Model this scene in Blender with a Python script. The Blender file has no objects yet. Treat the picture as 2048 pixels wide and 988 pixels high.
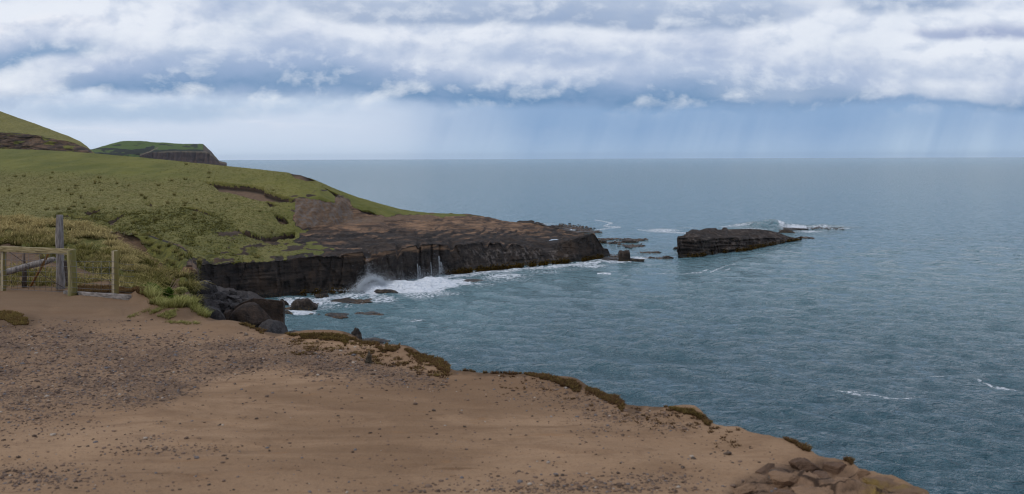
# Rocky headland seen from a sandy clifftop, overcast day.  Blender 4.5, self-contained.
import bpy, bmesh, math, random
import numpy as np
from mathutils import Vector, Matrix, Euler

random.seed(7); np.random.seed(7)
RNG = np.random.default_rng(11)
scene = bpy.context.scene
COL = scene.collection

# ------------------------------------------------------------------ camera maths
F = 1773.0                     # focal length in pixels of the 2048 px wide photograph
HX, HZ = 1024.0, 316.0         # where the optical axis meets the picture
CAMZ = 20.0                    # eye height above the sea
ROLL = math.radians(0.2)
cr, sr = math.cos(ROLL), math.sin(ROLL)

def unroll(px, py):
    dx, dy = px - HX, py - HZ
    return dx * cr - dy * sr, dx * sr + dy * cr

def P(px, py, Y):
    px = np.asarray(px, float); py = np.asarray(py, float); Y = np.asarray(Y, float)
    qx, qy = unroll(px, py)
    return np.stack([qx / F * Y, Y + 0 * qx, CAMZ - qy / F * Y], -1)

def PZ(px, Y, z):              # a point in the column px, at depth Y and height z
    px = np.asarray(px, float); Y = np.asarray(Y, float); z = np.asarray(z, float)
    qy = (CAMZ - z) / Y * F
    qx = (px - HX + qy * sr) / cr
    return np.stack([qx / F * Y, Y + 0 * qx, z + 0 * qx], -1)

def to_px(V):
    qx = V[..., 0] / V[..., 1] * F; qy = (CAMZ - V[..., 2]) / V[..., 1] * F
    return qx * cr + qy * sr + HX, -qx * sr + qy * cr + HZ

def sea_Y(px, py):             # depth at which the ray meets the sea
    return CAMZ * F / unroll(np.asarray(px, float), np.asarray(py, float))[1]

def tab(*pairs):
    a = np.array(pairs, float)
    return lambda x: np.interp(x, a[:, 0], a[:, 1])

# ------------------------------------------------------------------ noise
_perm = np.random.default_rng(3).permutation(256)
_perm = np.concatenate([_perm, _perm, _perm])
_g = np.random.default_rng(4).normal(size=(256, 3)); _g /= np.linalg.norm(_g, axis=1)[:, None]

def perlin(x, y, z):
    x, y, z = np.broadcast_arrays(np.asarray(x, float), np.asarray(y, float), np.asarray(z, float))
    xi, yi, zi = np.floor(x).astype(int), np.floor(y).astype(int), np.floor(z).astype(int)
    fx, fy, fz = x - xi, y - yi, z - zi
    u, v, w = [t * t * t * (t * (t * 6 - 15) + 10) for t in (fx, fy, fz)]
    xi &= 255; yi &= 255; zi &= 255
    out = 0
    for i in (0, 1):
        for j in (0, 1):
            for k in (0, 1):
                g = _g[_perm[_perm[_perm[xi + i] + yi + j] + zi + k]]
                d = g[..., 0] * (fx - i) + g[..., 1] * (fy - j) + g[..., 2] * (fz - k)
                out = out + d * (u if i else 1 - u) * (v if j else 1 - v) * (w if k else 1 - w)
    return out * 1.6

def fbm(x, y, z, o=4, gain=.5):
    s = 0; a = 1.0; t = 0
    for i in range(o):
        s = s + a * perlin(np.asarray(x) * 2 ** i + 17.3 * i, np.asarray(y) * 2 ** i + 5.1 * i, np.asarray(z) * 2 ** i + 9.7 * i)
        t += a; a *= gain
    return s / t

def sst(a, b, x):
    t = np.clip((x - a) / (b - a), 0, 1); return t * t * (3 - 2 * t)

def poly_sd(px, py, poly):     # signed distance in pixels, positive inside
    sh = px.shape; x = px.ravel(); y = py.ravel()
    poly = np.array(poly, float); n = len(poly)
    d = np.full(x.shape, 1e18); ins = np.zeros(x.shape, bool)
    for i in range(n):
        ax, ay = poly[i]; bx, by = poly[(i + 1) % n]
        ex, ey = bx - ax, by - ay
        t = np.clip(((x - ax) * ex + (y - ay) * ey) / (ex * ex + ey * ey + 1e-9), 0, 1)
        d = np.minimum(d, (x - ax - t * ex) ** 2 + (y - ay - t * ey) ** 2)
        c = ((ay > y) != (by > y)) & (x < (bx - ax) * (y - ay) / (by - ay + 1e-12) + ax)
        ins ^= c
    d = np.sqrt(d)
    return np.where(ins, d, -d).reshape(sh)

def line_d(px, py, pts):       # distance in pixels to a polyline
    x = px; y = py; d = np.full(np.shape(x), 1e18)
    for (ax, ay), (bx, by) in zip(pts[:-1], pts[1:]):
        ex, ey = bx - ax, by - ay
        t = np.clip(((x - ax) * ex + (y - ay) * ey) / (ex * ex + ey * ey + 1e-9), 0, 1)
        d = np.minimum(d, (x - ax - t * ex) ** 2 + (y - ay - t * ey) ** 2)
    return np.sqrt(d)

# ------------------------------------------------------------------ mesh helpers
def tag(o, label=None, cat=None, group=None, kind=None):
    if label: o['label'] = label
    if cat: o['category'] = cat
    if group: o['group'] = group
    if kind: o['kind'] = kind
    return o

def link(name, me, mat=None, parent=None):
    o = bpy.data.objects.new(name, me); COL.objects.link(o)
    if mat is not None and me is not None: me.materials.append(mat)
    if parent is not None: o.parent = parent
    return o

def np_mesh(name, V, quads=None, tris=None, attrs=None, smooth=True):
    me = bpy.data.meshes.new(name)
    V = np.ascontiguousarray(np.asarray(V, np.float32).reshape(-1, 3))
    loops = []; starts = []; n = 0
    if quads is not None and len(quads):
        q = np.asarray(quads, np.int32).reshape(-1, 4); loops.append(q.ravel()); starts.append(np.arange(len(q)) * 4 + n); n += q.size
    if tris is not None and len(tris):
        t = np.asarray(tris, np.int32).reshape(-1, 3); loops.append(t.ravel()); starts.append(np.arange(len(t)) * 3 + n); n += t.size
    L = np.concatenate(loops).astype(np.int32); S = np.concatenate(starts).astype(np.int32)
    me.vertices.add(len(V)); me.vertices.foreach_set('co', V.ravel())
    me.loops.add(len(L)); me.loops.foreach_set('vertex_index', L)
    me.polygons.add(len(S)); me.polygons.foreach_set('loop_start', S)
    if smooth: me.polygons.foreach_set('use_smooth', np.ones(len(S), bool))
    for k, a in (attrs or {}).items():
        a = np.asarray(a, np.float32)
        if a.ndim == 1:
            at = me.attributes.new(k, 'FLOAT', 'POINT'); at.data.foreach_set('value', a)
        else:
            at = me.attributes.new(k, 'FLOAT_COLOR', 'POINT')
            c = np.ones((len(a), 4), np.float32); c[:, :a.shape[1]] = a; at.data.foreach_set('color', c.ravel())
    me.update(calc_edges=True); me.validate()
    return me

def grid_quads(R, C):
    i = np.arange(R - 1)[:, None] * C + np.arange(C - 1)[None, :]
    return np.stack([i, i + 1, i + C + 1, i + C], -1).reshape(-1, 4)

def loft(pxs, nodes, segs, smooth=0, hard=()):
    """pxs: picture columns. nodes: list of ('p', py(px), Y(px)) or ('z', z(px), Y(px)), near to far. -> (R,C,3)"""
    pts = []
    for n in nodes:
        a = n[1](pxs) if callable(n[1]) else np.full(len(pxs), float(n[1]))
        Y = n[2](pxs) if callable(n[2]) else np.full(len(pxs), float(n[2]))
        pts.append(P(pxs, a, Y) if n[0] == 'p' else PZ(pxs, Y, a))
    rows = []; keep = []
    for k, s in enumerate(segs):
        for t in np.arange(s) / s:
            rows.append(pts[k] * (1 - t) + pts[k + 1] * t)
            keep.append(t == 0 and k in hard)
    rows.append(pts[-1]); keep.append(True); keep[0] = True
    G = np.array(rows); keep = np.array(keep)
    for _ in range(smooth):
        S = G.copy(); S[1:-1] = .25 * G[:-2] + .5 * G[1:-1] + .25 * G[2:]
        S[keep] = G[keep]; G = S
    return G

def tubes(paths, nseg=8):
    """paths: list of (points, radii) -> verts, quads, tris for capped tubes"""
    V = []; Q = []; T = []; off = 0
    for pts, rad in paths:
        pts = [Vector(p) for p in pts]; n = len(pts)
        if not hasattr(rad, '__len__'): rad = [rad] * n
        ref = None
        for i in range(n):
            d = (pts[min(i + 1, n - 1)] - pts[max(i - 1, 0)]).normalized()
            if ref is None:
                ref = d.orthogonal().normalized()
            a = (ref - d * ref.dot(d)).normalized(); b = d.cross(a); ref = a
            for k in range(nseg):
                t = 2 * math.pi * k / nseg
                V.append(pts[i] + (a * math.cos(t) + b * math.sin(t)) * rad[i])
        for i in range(n - 1):
            for k in range(nseg):
                k2 = (k + 1) % nseg
                Q.append((off + i * nseg + k, off + i * nseg + k2, off + (i + 1) * nseg + k2, off + (i + 1) * nseg + k))
        for end in (0, n - 1):
            V.append(pts[end]); c = off + n * nseg + (0 if end == 0 else 1)
            for k in range(nseg):
                k2 = (k + 1) % nseg; r = off + end * nseg
                T.append((c, r + k2, r + k) if end == 0 else (c, r + k, r + k2))
        off += n * nseg + 2
    return np.array([tuple(v) for v in V]), Q, T

def ico(sub):
    bm = bmesh.new(); bmesh.ops.create_icosphere(bm, subdivisions=sub, radius=1.0)
    bm.verts.ensure_lookup_table()
    V = np.array([v.co[:] for v in bm.verts]); T = np.array([[v.index for v in f.verts] for f in bm.faces]); bm.free()
    return V, T
ICO = {k: ico(k) for k in (1, 2, 3, 4, 5)}

# ------------------------------------------------------------------ node language
class E:
    def __init__(s, g, sock): s.g = g; s.k = sock
    def _m(s, op, *o): return s.g.math(op, s, *o)
    def __add__(s, o): return s._m('ADD', o)
    __radd__ = __add__
    def __sub__(s, o): return s._m('SUBTRACT', o)
    def __rsub__(s, o): return s.g.math('SUBTRACT', o, s)
    def __mul__(s, o): return s._m('MULTIPLY', o)
    __rmul__ = __mul__
    def __truediv__(s, o): return s._m('DIVIDE', o)
    def __pow__(s, o): return s._m('POWER', o)
    def __neg__(s): return s._m('MULTIPLY', -1.0)

class NG:
    def __init__(s, nt):
        s.nt = nt
        for n in list(nt.nodes): nt.nodes.remove(n)
    def n(s, t, **kw):
        n = s.nt.nodes.new(t)
        for k, v in kw.items(): setattr(n, k, v)
        return n
    def put(s, sock, v):
        if isinstance(v, E): s.nt.links.new(v.k, sock)
        elif isinstance(v, (tuple, list)) and len(v) == 3 and sock.type == 'RGBA': sock.default_value = (*v, 1)
        else: sock.default_value = v
    def math(s, op, *a, clamp=False):
        n = s.n('ShaderNodeMath', operation=op, use_clamp=clamp)
        for i, v in enumerate(a): s.put(n.inputs[i], v)
        return E(s, n.outputs[0])
    def clamp(s, x): return s.math('ADD', x, 0.0, clamp=True)
    def mn(s, a, b): return s.math('MINIMUM', a, b)
    def mx(s, a, b): return s.math('MAXIMUM', a, b)
    def ss(s, a, b, x, lo=0.0, hi=1.0, lin=False):
        n = s.n('ShaderNodeMapRange', interpolation_type='LINEAR' if lin else 'SMOOTHSTEP')
        n.clamp = True
        s.put(n.inputs[0], x)
        for i, v in ((1, a), (2, b), (3, lo), (4, hi)): s.put(n.inputs[i], v)
        return E(s, n.outputs[0])
    def mix(s, f, a, b, mode='MIX'):
        n = s.n('ShaderNodeMix', data_type='RGBA', blend_type=mode)
        s.put(n.inputs[0], f); s.put(n.inputs[6], a); s.put(n.inputs[7], b)
        return E(s, n.outputs[2])
    def fmix(s, f, a, b): return a + (b - a) * f if isinstance(a, E) or isinstance(b, E) else f * (b - a) + a
    def xyz(s, v):
        n = s.n('ShaderNodeSeparateXYZ'); s.put(n.inputs[0], v); return [E(s, o) for o in n.outputs]
    def vec(s, x, y, z):
        n = s.n('ShaderNodeCombineXYZ')
        for i, v in enumerate((x, y, z)): s.put(n.inputs[i], v)
        return E(s, n.outputs[0])
    def vscale(s, v, sc, off=(0, 0, 0)):
        n = s.n('ShaderNodeMapping'); s.put(n.inputs[0], v); n.inputs['Scale'].default_value = sc; n.inputs['Location'].default_value = off
        return E(s, n.outputs[0])
    def noise(s, v, scale, detail=4, rough=.5, dist=0., color=False):
        n = s.n('ShaderNodeTexNoise'); s.put(n.inputs['Vector'], v)
        n.inputs['Scale'].default_value = scale; n.inputs['Detail'].default_value = detail
        n.inputs['Roughness'].default_value = rough; n.inputs['Distortion'].default_value = dist
        return E(s, n.outputs[1 if color else 0])
    def voro(s, v, scale, feature='F1', out=0, rand=1.0):
        n = s.n('ShaderNodeTexVoronoi', feature=feature); s.put(n.inputs['Vector'], v); n.inputs['Scale'].default_value = scale
        n.inputs['Randomness'].default_value = rand
        return E(s, n.outputs[out])
    def attr(s, name, out=2):
        n = s.n('ShaderNodeAttribute', attribute_name=name); return E(s, n.outputs[out])
    def rgb(s, name):
        n = s.n('ShaderNodeSeparateColor'); s.put(n.inputs[0], s.attr(name, 0)); return [E(s, o) for o in n.outputs]
    def pos(s): return E(s, s.n('ShaderNodeNewGeometry').outputs['Position'])
    def obj(s): return E(s, s.n('ShaderNodeTexCoord').outputs['Object'])
    def normal(s): return E(s, s.n('ShaderNodeNewGeometry').outputs['Normal'])
    def rand(s): return E(s, s.n('ShaderNodeObjectInfo').outputs['Random'])
    def curve(s, x, pts):
        n = s.n('ShaderNodeFloatCurve'); c = n.mapping.curves[0]; pts = sorted(pts)
        c.points[0].location = pts[0]; c.points[1].location = pts[-1]
        for p in pts[1:-1]: c.points.new(*p)
        for p in c.points: p.handle_type = 'AUTO_CLAMPED'
        n.mapping.use_clip = False
        n.mapping.update(); s.put(n.inputs['Value'], x); return E(s, n.outputs[0])
    def bump(s, h, strength=1., dist=.1, normal=None):
        n = s.n('ShaderNodeBump'); s.put(n.inputs['Strength'], strength); n.inputs['Distance'].default_value = dist
        s.put(n.inputs['Height'], h)
        if normal is not None: s.put(n.inputs['Normal'], normal)
        return E(s, n.outputs[0])
    def principled(s, color, rough=.9, spec=.2, normal=None, **kw):
        n = s.n('ShaderNodeBsdfPrincipled')
        s.put(n.inputs['Base Color'], color); s.put(n.inputs['Roughness'], rough); s.put(n.inputs['Specular IOR Level'], spec)
        if normal is not None: s.put(n.inputs['Normal'], normal)
        for k, v in kw.items(): s.put(n.inputs[k.replace('_', ' ')], v)
        return E(s, n.outputs[0])
    def out(s, surf, volume=None):
        o = s.n('ShaderNodeOutputMaterial')
        if surf is not None: s.nt.links.new(surf.k, o.inputs['Surface'])
        if volume is not None: s.nt.links.new(volume.k, o.inputs['Volume'])

def mat(name):
    m = bpy.data.materials.new(name); m.use_nodes = True
    return m, NG(m.node_tree)
def S(r, g, b):                # sRGB 0-255 -> linear
    return tuple(((c / 255) / 12.92 if c / 255 < .04045 else ((c / 255 + .055) / 1.055) ** 2.4) for c in (r, g, b))

# ------------------------------------------------------------------ camera
cam = bpy.data.cameras.new('camera'); camo = bpy.data.objects.new('camera', cam); COL.objects.link(camo)
cam.sensor_width = 36.0; cam.lens = 36.0 * F / 2048
cam.shift_x = 0.0; cam.shift_y = -(494 - HZ) / 2048
cam.clip_start = .05; cam.clip_end = 200000
camo.location = (0, 0, CAMZ)
camo.rotation_euler = (Matrix.Rotation(math.pi / 2, 3, 'X') @ Matrix.Rotation(-ROLL, 3, 'Z')).to_euler()
cam.dof.use_dof = True; cam.dof.focus_distance = 60; cam.dof.aperture_fstop = 3.8
scene.camera = camo
scene.view_settings.view_transform = 'Standard'; scene.view_settings.look = 'None'
scene.view_settings.exposure = 0; scene.view_settings.gamma = 1
scene.render.engine = 'CYCLES'
cy = scene.cycles
cy.use_denoising = True; cy.filter_width = 1.25; cy.max_bounces = 6; cy.diffuse_bounces = 3; cy.glossy_bounces = 3; cy.volume_bounces = 0
cy.transparent_max_bounces = 12; cy.caustics_reflective = False; cy.caustics_refractive = False
cy.sample_clamp_indirect = 6
# ------------------------------------------------------------------ light and sky
SUN_EL, SUN_AZ = math.radians(48), math.radians(245)     # azimuth clockwise from +Y (the view direction)
sd = Vector((math.sin(SUN_AZ) * math.cos(SUN_EL), math.cos(SUN_AZ) * math.cos(SUN_EL), math.sin(SUN_EL)))
sun = bpy.data.lights.new('sun', 'SUN'); sun.energy = 1.0; sun.angle = math.radians(18); sun.color = (1, .96, .9)
suno = bpy.data.objects.new('sun', sun); COL.objects.link(suno); suno.rotation_euler = sd.to_track_quat('Z', 'Y').to_euler()
suno.location = (-60, -40, 90)

w = bpy.data.worlds.new('World'); scene.world = w; w.use_nodes = True
g = NG(w.node_tree)
d = E(g, g.n('ShaderNodeTexCoord').outputs['Generated'])
dx, dy, dz = g.xyz(d)
den = g.mx(dy, .25)
SX = dx / den * F + HX                     # where a direction lies along the horizon
SY = HZ - g.mx(dz, -.02) / den * F         # how high it lies above the horizon (smaller is higher)
wn = g.noise(g.vec(SX / 420, SY / 200, 0.0), 1.3, 5, .5)
wn2 = g.noise(g.vec(SX / 420, SY / 300, 3.7), 4.2, 7, .6)
wn3 = g.noise(g.vec(SX / 520, SY / 200, 8.1), 2.0, 5, .5)
pv = g.vec(SX / 300 + (wn - .5) * .5, SY / 190, 1.9)
puff = g.noise(pv, 2.6, 8, .58)
puff_o = g.noise(g.vec(SX / 300 + (wn - .5) * .5 - .05, SY / 190 - .10, 1.9), 2.6, 8, .58)
lit = (puff_o - puff)                      # relief of the billows
fx = (SX + 400) / 2848
def cx(*pts): return [((x + 400) / 2848, v) for x, v in pts]

white = S(235, 240, 250); laven = S(184, 199, 222); grey = S(160, 172, 204); deep = S(98, 139, 184); rainb = S(131, 165, 207)
lowp = S(212, 224, 243)
# upper sky: white with lavender drifts
col = g.mix(g.ss(.44, .70, wn) * g.curve(fx, cx((-400, 1), (500, .95), (700, .35), (1500, .3), (2448, .3))), white, laven)
# low band under the clouds: pale on the left, rain blue to the right
lowmix = g.curve(fx, cx((-400, .05), (300, .05), (700, .12), (850, .45), (980, .75), (1150, .95), (1500, .92), (1750, .95), (2048, .85), (2448, .8)))
lowc = g.mix(lowmix, lowp, rainb)
streak = g.noise(g.vec((SX + SY * .35) / 150, SY / 1600, 2.2), 1.0, 4, .6)
stm = g.curve(fx, cx((-400, 0), (820, 0), (900, .6), (1050, .5), (1180, .3), (1330, .6), (1450, .7), (1550, .3), (1650, .2), (1800, .9), (1900, 1.0), (1990, .5), (2048, .3), (2448, .3)))
glow = g.ss(195, 310, SY) * g.ss(.36, .72, streak) * stm
shaft = g.ss(.52, .30, streak) * g.ss(190, 240, SY) * g.curve(fx, cx((-400, 0), (800, 0), (900, .6), (1200, .8), (1700, .9), (2048, .7), (2448, .7)))
lowc = g.mix(shaft * .5, lowc, S(122, 158, 202))
lowc = g.mix(glow * .8, lowc, S(196, 216, 236))
lowc = g.mix(g.ss(250, 316, SY) * .36, lowc, S(188, 212, 236))
# thin cloud drift in the low left sky
drift = g.ss(.5, .72, g.noise(g.vec(SX / 330, SY / 42, 5.5), 1.6, 6, .55, .3)) * g.ss(1000, 500, SX) * g.ss(316, 240, SY)
lowc = g.mix(drift * .4, lowc, S(232, 236, 248))

def band(base, strength, thick, warp, edge=.10, top=1.0, det=wn2):
    y = SY + (wn - .5) * warp + (det - .5) * warp * 1.1
    b = g.curve(fx, cx(*base)) * 400; st = g.curve(fx, cx(*strength)); th = g.curve(fx, cx(*thick)) * 400
    t = (b - y) / th
    return st * g.ss(-edge, edge, t) * (1 - g.ss(.3, top, t)), t, st
def s4(*pts): return [(x, v / 400) for x, v in pts]

base_main = s4((-400, 225), (0, 215), (90, 200), (160, 181), (400, 181), (560, 183), (700, 186), (760, 194), (860, 202), (1010, 206), (1150, 212), (1330, 216), (1500, 212), (1650, 214), (1800, 210), (1950, 222), (2048, 226), (2448, 226))
yb = SY + (wn - .5) * 34 + (wn2 - .5) * 37.4
under = g.ss(-24, -8, yb - g.curve(fx, cx(*base_main)) * 400)
col = g.mix(under, col, lowc)
# second, paler layer on the left under the main cloud
m, t, st = band(s4((-400, 236), (0, 236), (250, 238), (420, 236), (600, 226), (850, 216), (1000, 216), (2448, 216)),
                [(-400, .5), (40, .5), (120, .9), (300, 1), (500, .75), (800, .3), (900, 0), (2448, 0)],
                s4((-400, 60), (2448, 60)), 26, .22)
col = g.mix(m * .62, col, S(158, 186, 218))
# the long main cloud: white billows above, blue-grey flat base
m, t, st = band(base_main,
                [(-400, .2), (60, .15), (150, .7), (380, .95), (650, .9), (760, .9), (900, 1), (1350, 1), (1450, .8), (1560, .65), (1700, .75), (1780, .45), (1900, .4), (2048, .75), (2448, .8)],
                s4((-400, 90), (100, 60), (300, 80), (550, 130), (800, 100), (1000, 80), (1200, 95), (1400, 110), (1600, 110), (1800, 60), (2048, 70), (2448, 80)), 34, .17, 1.15)
body = g.ss(-.1, .15, t) * (1 - g.ss(.9, 2.1, t)) * st
col = g.mix(g.clamp(body * (.40 + (wn3 - .5) * 3.0)) * .85, col, S(172, 186, 216))
col = g.mix(m * .95, col, g.mix(g.ss(.12, .8, t), deep, S(160, 180, 214)))
# layered greys mid height
m2, t2, s2 = band(s4((-400, 150), (400, 160), (560, 128), (750, 124), (1000, 132), (1150, 134), (1280, 128), (1400, 132), (1600, 175), (1900, 165), (2448, 170)),
                  [(-400, .3), (350, .2), (480, .75), (620, .8), (800, .35), (1000, .75), (1150, .85), (1280, .7), (1400, .4), (1550, .55), (1850, .6), (2448, .5)],
                  s4((-400, 60), (560, 75), (800, 60), (1100, 62), (1400, 50), (2448, 50)), 44, .22)
col = g.mix(m2 * .7, col, S(158, 178, 212))
# left cumulus
m3, t3, s3 = band(s4((-400, 150), (0, 140), (90, 112), (200, 108), (300, 100), (2448, 100)),
                  [(-400, 1), (60, 1), (150, .9), (215, .3), (300, 0), (2448, 0)],
                  s4((-400, 100), (60, 82), (200, 70), (2448, 60)), 30, .16, 1.05)
top3 = g.ss(1.25, 1.05, t3) * g.ss(.7, 1.0, t3) * s3
col = g.mix(m3 * .9, col, g.mix(g.ss(.1, .75, t3), S(120, 154, 194), S(184, 196, 222)))
col = g.mix(g.clamp(top3) * .7, col, S(240, 242, 250))
# grey banks along the top
m4, t4, s4_ = band(s4((-400, 0), (540, 2), (600, 26), (700, 44), (860, 50), (1000, 48), (1200, 58), (1360, 64), (1500, 56), (1600, 40), (1680, 20), (1740, 30), (1830, 30), (1960, 22), (2010, 0), (2448, 0)),
                   [(-400, 0), (540, .1), (620, .7), (800, .9), (1000, 1), (1300, 1), (1540, .9), (1660, .3), (1740, 1), (1900, .9), (2000, .2), (2448, .3)],
                   s4((-400, 110), (2448, 110)), 26, .10, 1.6)
col = g.mix(m4 * .88, col, g.mix(g.ss(0, .5, t4 + (wn3 - .5)), S(144, 165, 198), S(172, 188, 214)))
m5, t5, s5 = band(s4((-400, 80), (1780, 76), (1860, 80), (1960, 80), (2048, 84), (2448, 84)),
                  [(-400, 0), (1790, 0), (1850, .85), (2000, 1), (2100, 1), (2448, .6)], s4((-400, 34), (1880, 28), (1960, 40), (2448, 50)), 24, .2, 1.0)
col = g.mix(m5 * .85, col, S(152, 166, 202))
# billow relief, strongest in the cloud deck
relief = g.ss(245, 185, SY) * .92 + .05
col = g.mix(g.clamp(lit * 3.0) * relief, col, S(238, 243, 251))
col = g.mix(g.clamp(lit * -3.2) * relief * .72, col, S(150, 172, 208))
# clear-sky part showing through thin cloud, and the deck overhead
sky = g.n('ShaderNodeTexSky', sky_type='NISHITA'); sky.sun_disc = False
sky.sun_elevation = SUN_EL; sky.sun_rotation = SUN_AZ; sky.altitude = 20
nish = g.mix(1.0, E(g, sky.outputs[0]), (.1, .1, .1), 'MULTIPLY')
over = g.mix(g.ss(.4, .62, g.noise(d, 3.0, 5, .55)), S(214, 220, 236), S(176, 188, 214))
upm = g.ss(-10, -500, SY)
col = g.mix(upm, col, over)
col = g.mix(.07, col, nish)
bg = g.n('ShaderNodeBackground'); g.put(bg.inputs['Color'], col); bg.inputs['Strength'].default_value = 1.0
wo = g.n('ShaderNodeOutputWorld'); w.node_tree.links.new(bg.outputs[0], wo.inputs[0])
w.cycles.sampling_method = 'MANUAL'; w.cycles.sample_map_resolution = 1024
# ------------------------------------------------------------------ materials of the land
def grass_rock_material(name):
    """zone: R grass, G bare soil, B brown bedding (else black rock); zone2: R pale rough grass, G lush dark green, B grey wash"""
    m, g = mat(name)
    p = g.pos(); zr, zg, zb = g.rgb('zone'); yr, yg, yb = g.rgb('zone2')
    x, y, z = g.xyz(p)
    n1 = g.noise(p, 1.6, 6, .65); n2 = g.noise(p, .12, 5, .6); n3 = g.noise(p, 5.5, 3, .6)
    # grass
    gc = g.mix(g.ss(.3, .7, n2), S(90, 93, 38), S(112, 110, 50))
    rough = g.mix(g.ss(.36, .62, n1), S(94, 89, 48), S(138, 126, 80))
    gc = g.mix(yr * .8 * g.ss(.25, .65, n3 * .5 + n1 * .5), gc, rough)
    lush = g.mix(g.ss(.35, .65, n1), S(60, 61, 28), S(104, 100, 42))
    gc = g.mix(yg * .85, gc, lush)
    gc = g.mix(g.ss(.55, .8, g.noise(p, .5, 4, .6)) * .45 * yg, gc, S(66, 60, 34))
    # soil
    sc = g.mix(g.noise(g.vscale(p, (1, 1, 4)), .8, 6, .65), S(66, 53, 42), S(134, 108, 84))
    sc = g.mix(g.ss(.44, .60, g.noise(g.vscale(p, (1.3, 1.3, .35)), 1.0, 5, .65)) * yb * .7, sc, S(112, 107, 102))
    sc = g.mix(g.attr('humus_shade') * .9, sc, S(40, 33, 27))  # dark topsoil, with shade under the turf overhang painted into the colour
    # rock
    bed = g.noise(g.vscale(p, (.16, .16, 2.6)), 1.0, 7, .68, .4)
    br = g.mix(g.ss(.35, .66, bed), S(52, 42, 35), S(146, 114, 86))
    br = g.mix(g.ss(.5, .72, g.noise(p, .35, 5, .6)) * .7, br, S(92, 78, 66))
    br = g.mix(g.ss(.60, .70, g.noise(g.vscale(p, (1, 1, 2)), .9, 5, .6)) * .7, br, S(38, 33, 30))
    bl = g.mix(g.ss(.3, .75, g.noise(g.vscale(p, (.5, .5, 1.6)), .9, 7, .7)), S(30, 27, 25), S(64, 55, 48))
    st = g.noise(g.vscale(p, (1.1, 1.1, .12)), 1.0, 5, .65)
    bl = g.mix(g.ss(.56, .7, st) * .35, bl, S(96, 84, 74))
    bl = g.mix(g.ss(.5, .66, g.noise(p, .22, 5, .65)) * .6, bl, S(70, 56, 44))
    rk = g.mix(g.ss(.35, .65, zb + (bed - .5) * .5), bl, br)
    wash = g.noise(g.vscale(p, (.9, .9, .25)), 1.2, 5, .65)
    rk = g.mix(g.ss(.48, .68, wash) * yb * .8, rk, S(128, 118, 110))
    # weed and tide line near the water
    tide = g.ss(1.25, .35, z + (n1 - .5) * 1.2)
    rk = g.mix(tide * .85, rk, g.mix(g.ss(.56, .66, n3), S(26, 23, 20), S(104, 82, 30)))
    # joins with ragged edges
    e = (n1 - .5) * .9 + (n3 - .5) * .5
    c = g.mix(g.ss(.42, .58, zg + e), rk, sc)
    gm = g.ss(.44, .56, zr + e)
    c = g.mix(gm, c, gc)
    h_g = g.noise(p, 3.0, 5, .7) * .5 + n1 * .5
    h_r = bed * .55 + g.noise(g.vscale(p, (1.2, 1.2, 2.5)), 1.5, 6, .65) * .45 + g.voro(g.vscale(p, (.55, .55, .3)), 1.0, 'DISTANCE_TO_EDGE') * .25 * (1.0 - zg)
    h = g.fmix(gm, h_r * 1.0, h_g * .55)
    nb = g.bump(h, .9, .55)
    g.out(g.principled(c, g.fmix(tide, .88, .45), .25, nb))
    return m

M_HILL = grass_rock_material('hill_material')

# ------------------------------------------------------------------ the headland
px = np.concatenate([np.arange(-300, 340, 5.), np.arange(340, 1226, 2.2)])
A_Y = tab((-300, 110), (380, 118), (470, 124), (560, 127), (600, 129.5), (700, 132), (780, 138), (850, 147), (900, 152.5), (1000, 159), (1100, 166), (1150, 169), (1218, 179), (1230, 181))
B_p = tab((-300, 532), (380, 530), (460, 527), (560, 520), (640, 513), (700, 509), (780, 501), (830, 492), (870, 489), (900, 487), (960, 484), (1000, 489), (1050, 492), (1090, 489), (1130, 481), (1160, 474), (1188, 468), (1200, 486), (1207, 497), (1216, 499), (1220, 509), (1226, 515))
B_Y = lambda x: A_Y(x) + tab((-300, 1.2), (780, 1.6), (870, 2.2), (930, 5), (1080, 5.5), (1150, 4), (1190, 2.5), (1226, .6))(x)
C_p = tab((-300, 515), (380, 508), (500, 497), (560, 483), (600, 462), (660, 450), (710, 440), (760, 432), (820, 430), (870, 429), (930, 431), (970, 436), (1020, 447), (1060, 452), (1100, 460), (1140, 467), (1170, 469), (1189, 467.5), (1200, 485.5), (1207, 496.5), (1216, 498.8), (1220, 508.8), (1226, 514.8))
C_Y = lambda x: np.maximum(tab((-300, 118), (380, 126), (500, 136), (560, 150), (600, 158), (660, 166), (710, 172), (800, 185), (860, 190), (970, 201), (1060, 203), (1130, 196), (1190, 187), (1226, 182.5))(x), B_Y(x) + .6)
M_p = tab((-300, 395), (0, 395), (380, 402), (470, 406), (560, 402), (600, 397), (640, 392), (667, 402), (690, 404), (710, 414), (740, 414), (800, 424), (860, 427.8), (930, 429.5), (970, 434.5), (1020, 444.5), (1060, 449), (1100, 457.5), (1140, 464.5), (1170, 468), (1189, 467.2), (1200, 485.2), (1207, 496.2), (1216, 498.5), (1220, 508.5), (1226, 514.6))
M_Y = lambda x: np.maximum(tab((-300, 178), (0, 178), (380, 168), (560, 168), (600, 168), (660, 172), (710, 177), (760, 184), (860, 193), (970, 203), (1060, 206), (1130, 199), (1190, 190), (1226, 183))(x), C_Y(x) + .5)
D_p = tab((-300, 292), (0, 296), (100, 299), (180, 304), (300, 315), (400, 325), (480, 333), (560, 342), (600, 347), (640, 363), (680, 381), (720, 395), (760, 407), (800, 418), (860, 426), (930, 428), (968, 432), (974, 437), (1020, 443), (1060, 446), (1100, 455), (1140, 462), (1170, 467), (1189, 467), (1200, 485), (1207, 496), (1216, 498), (1220, 508), (1226, 514.4))
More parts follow.
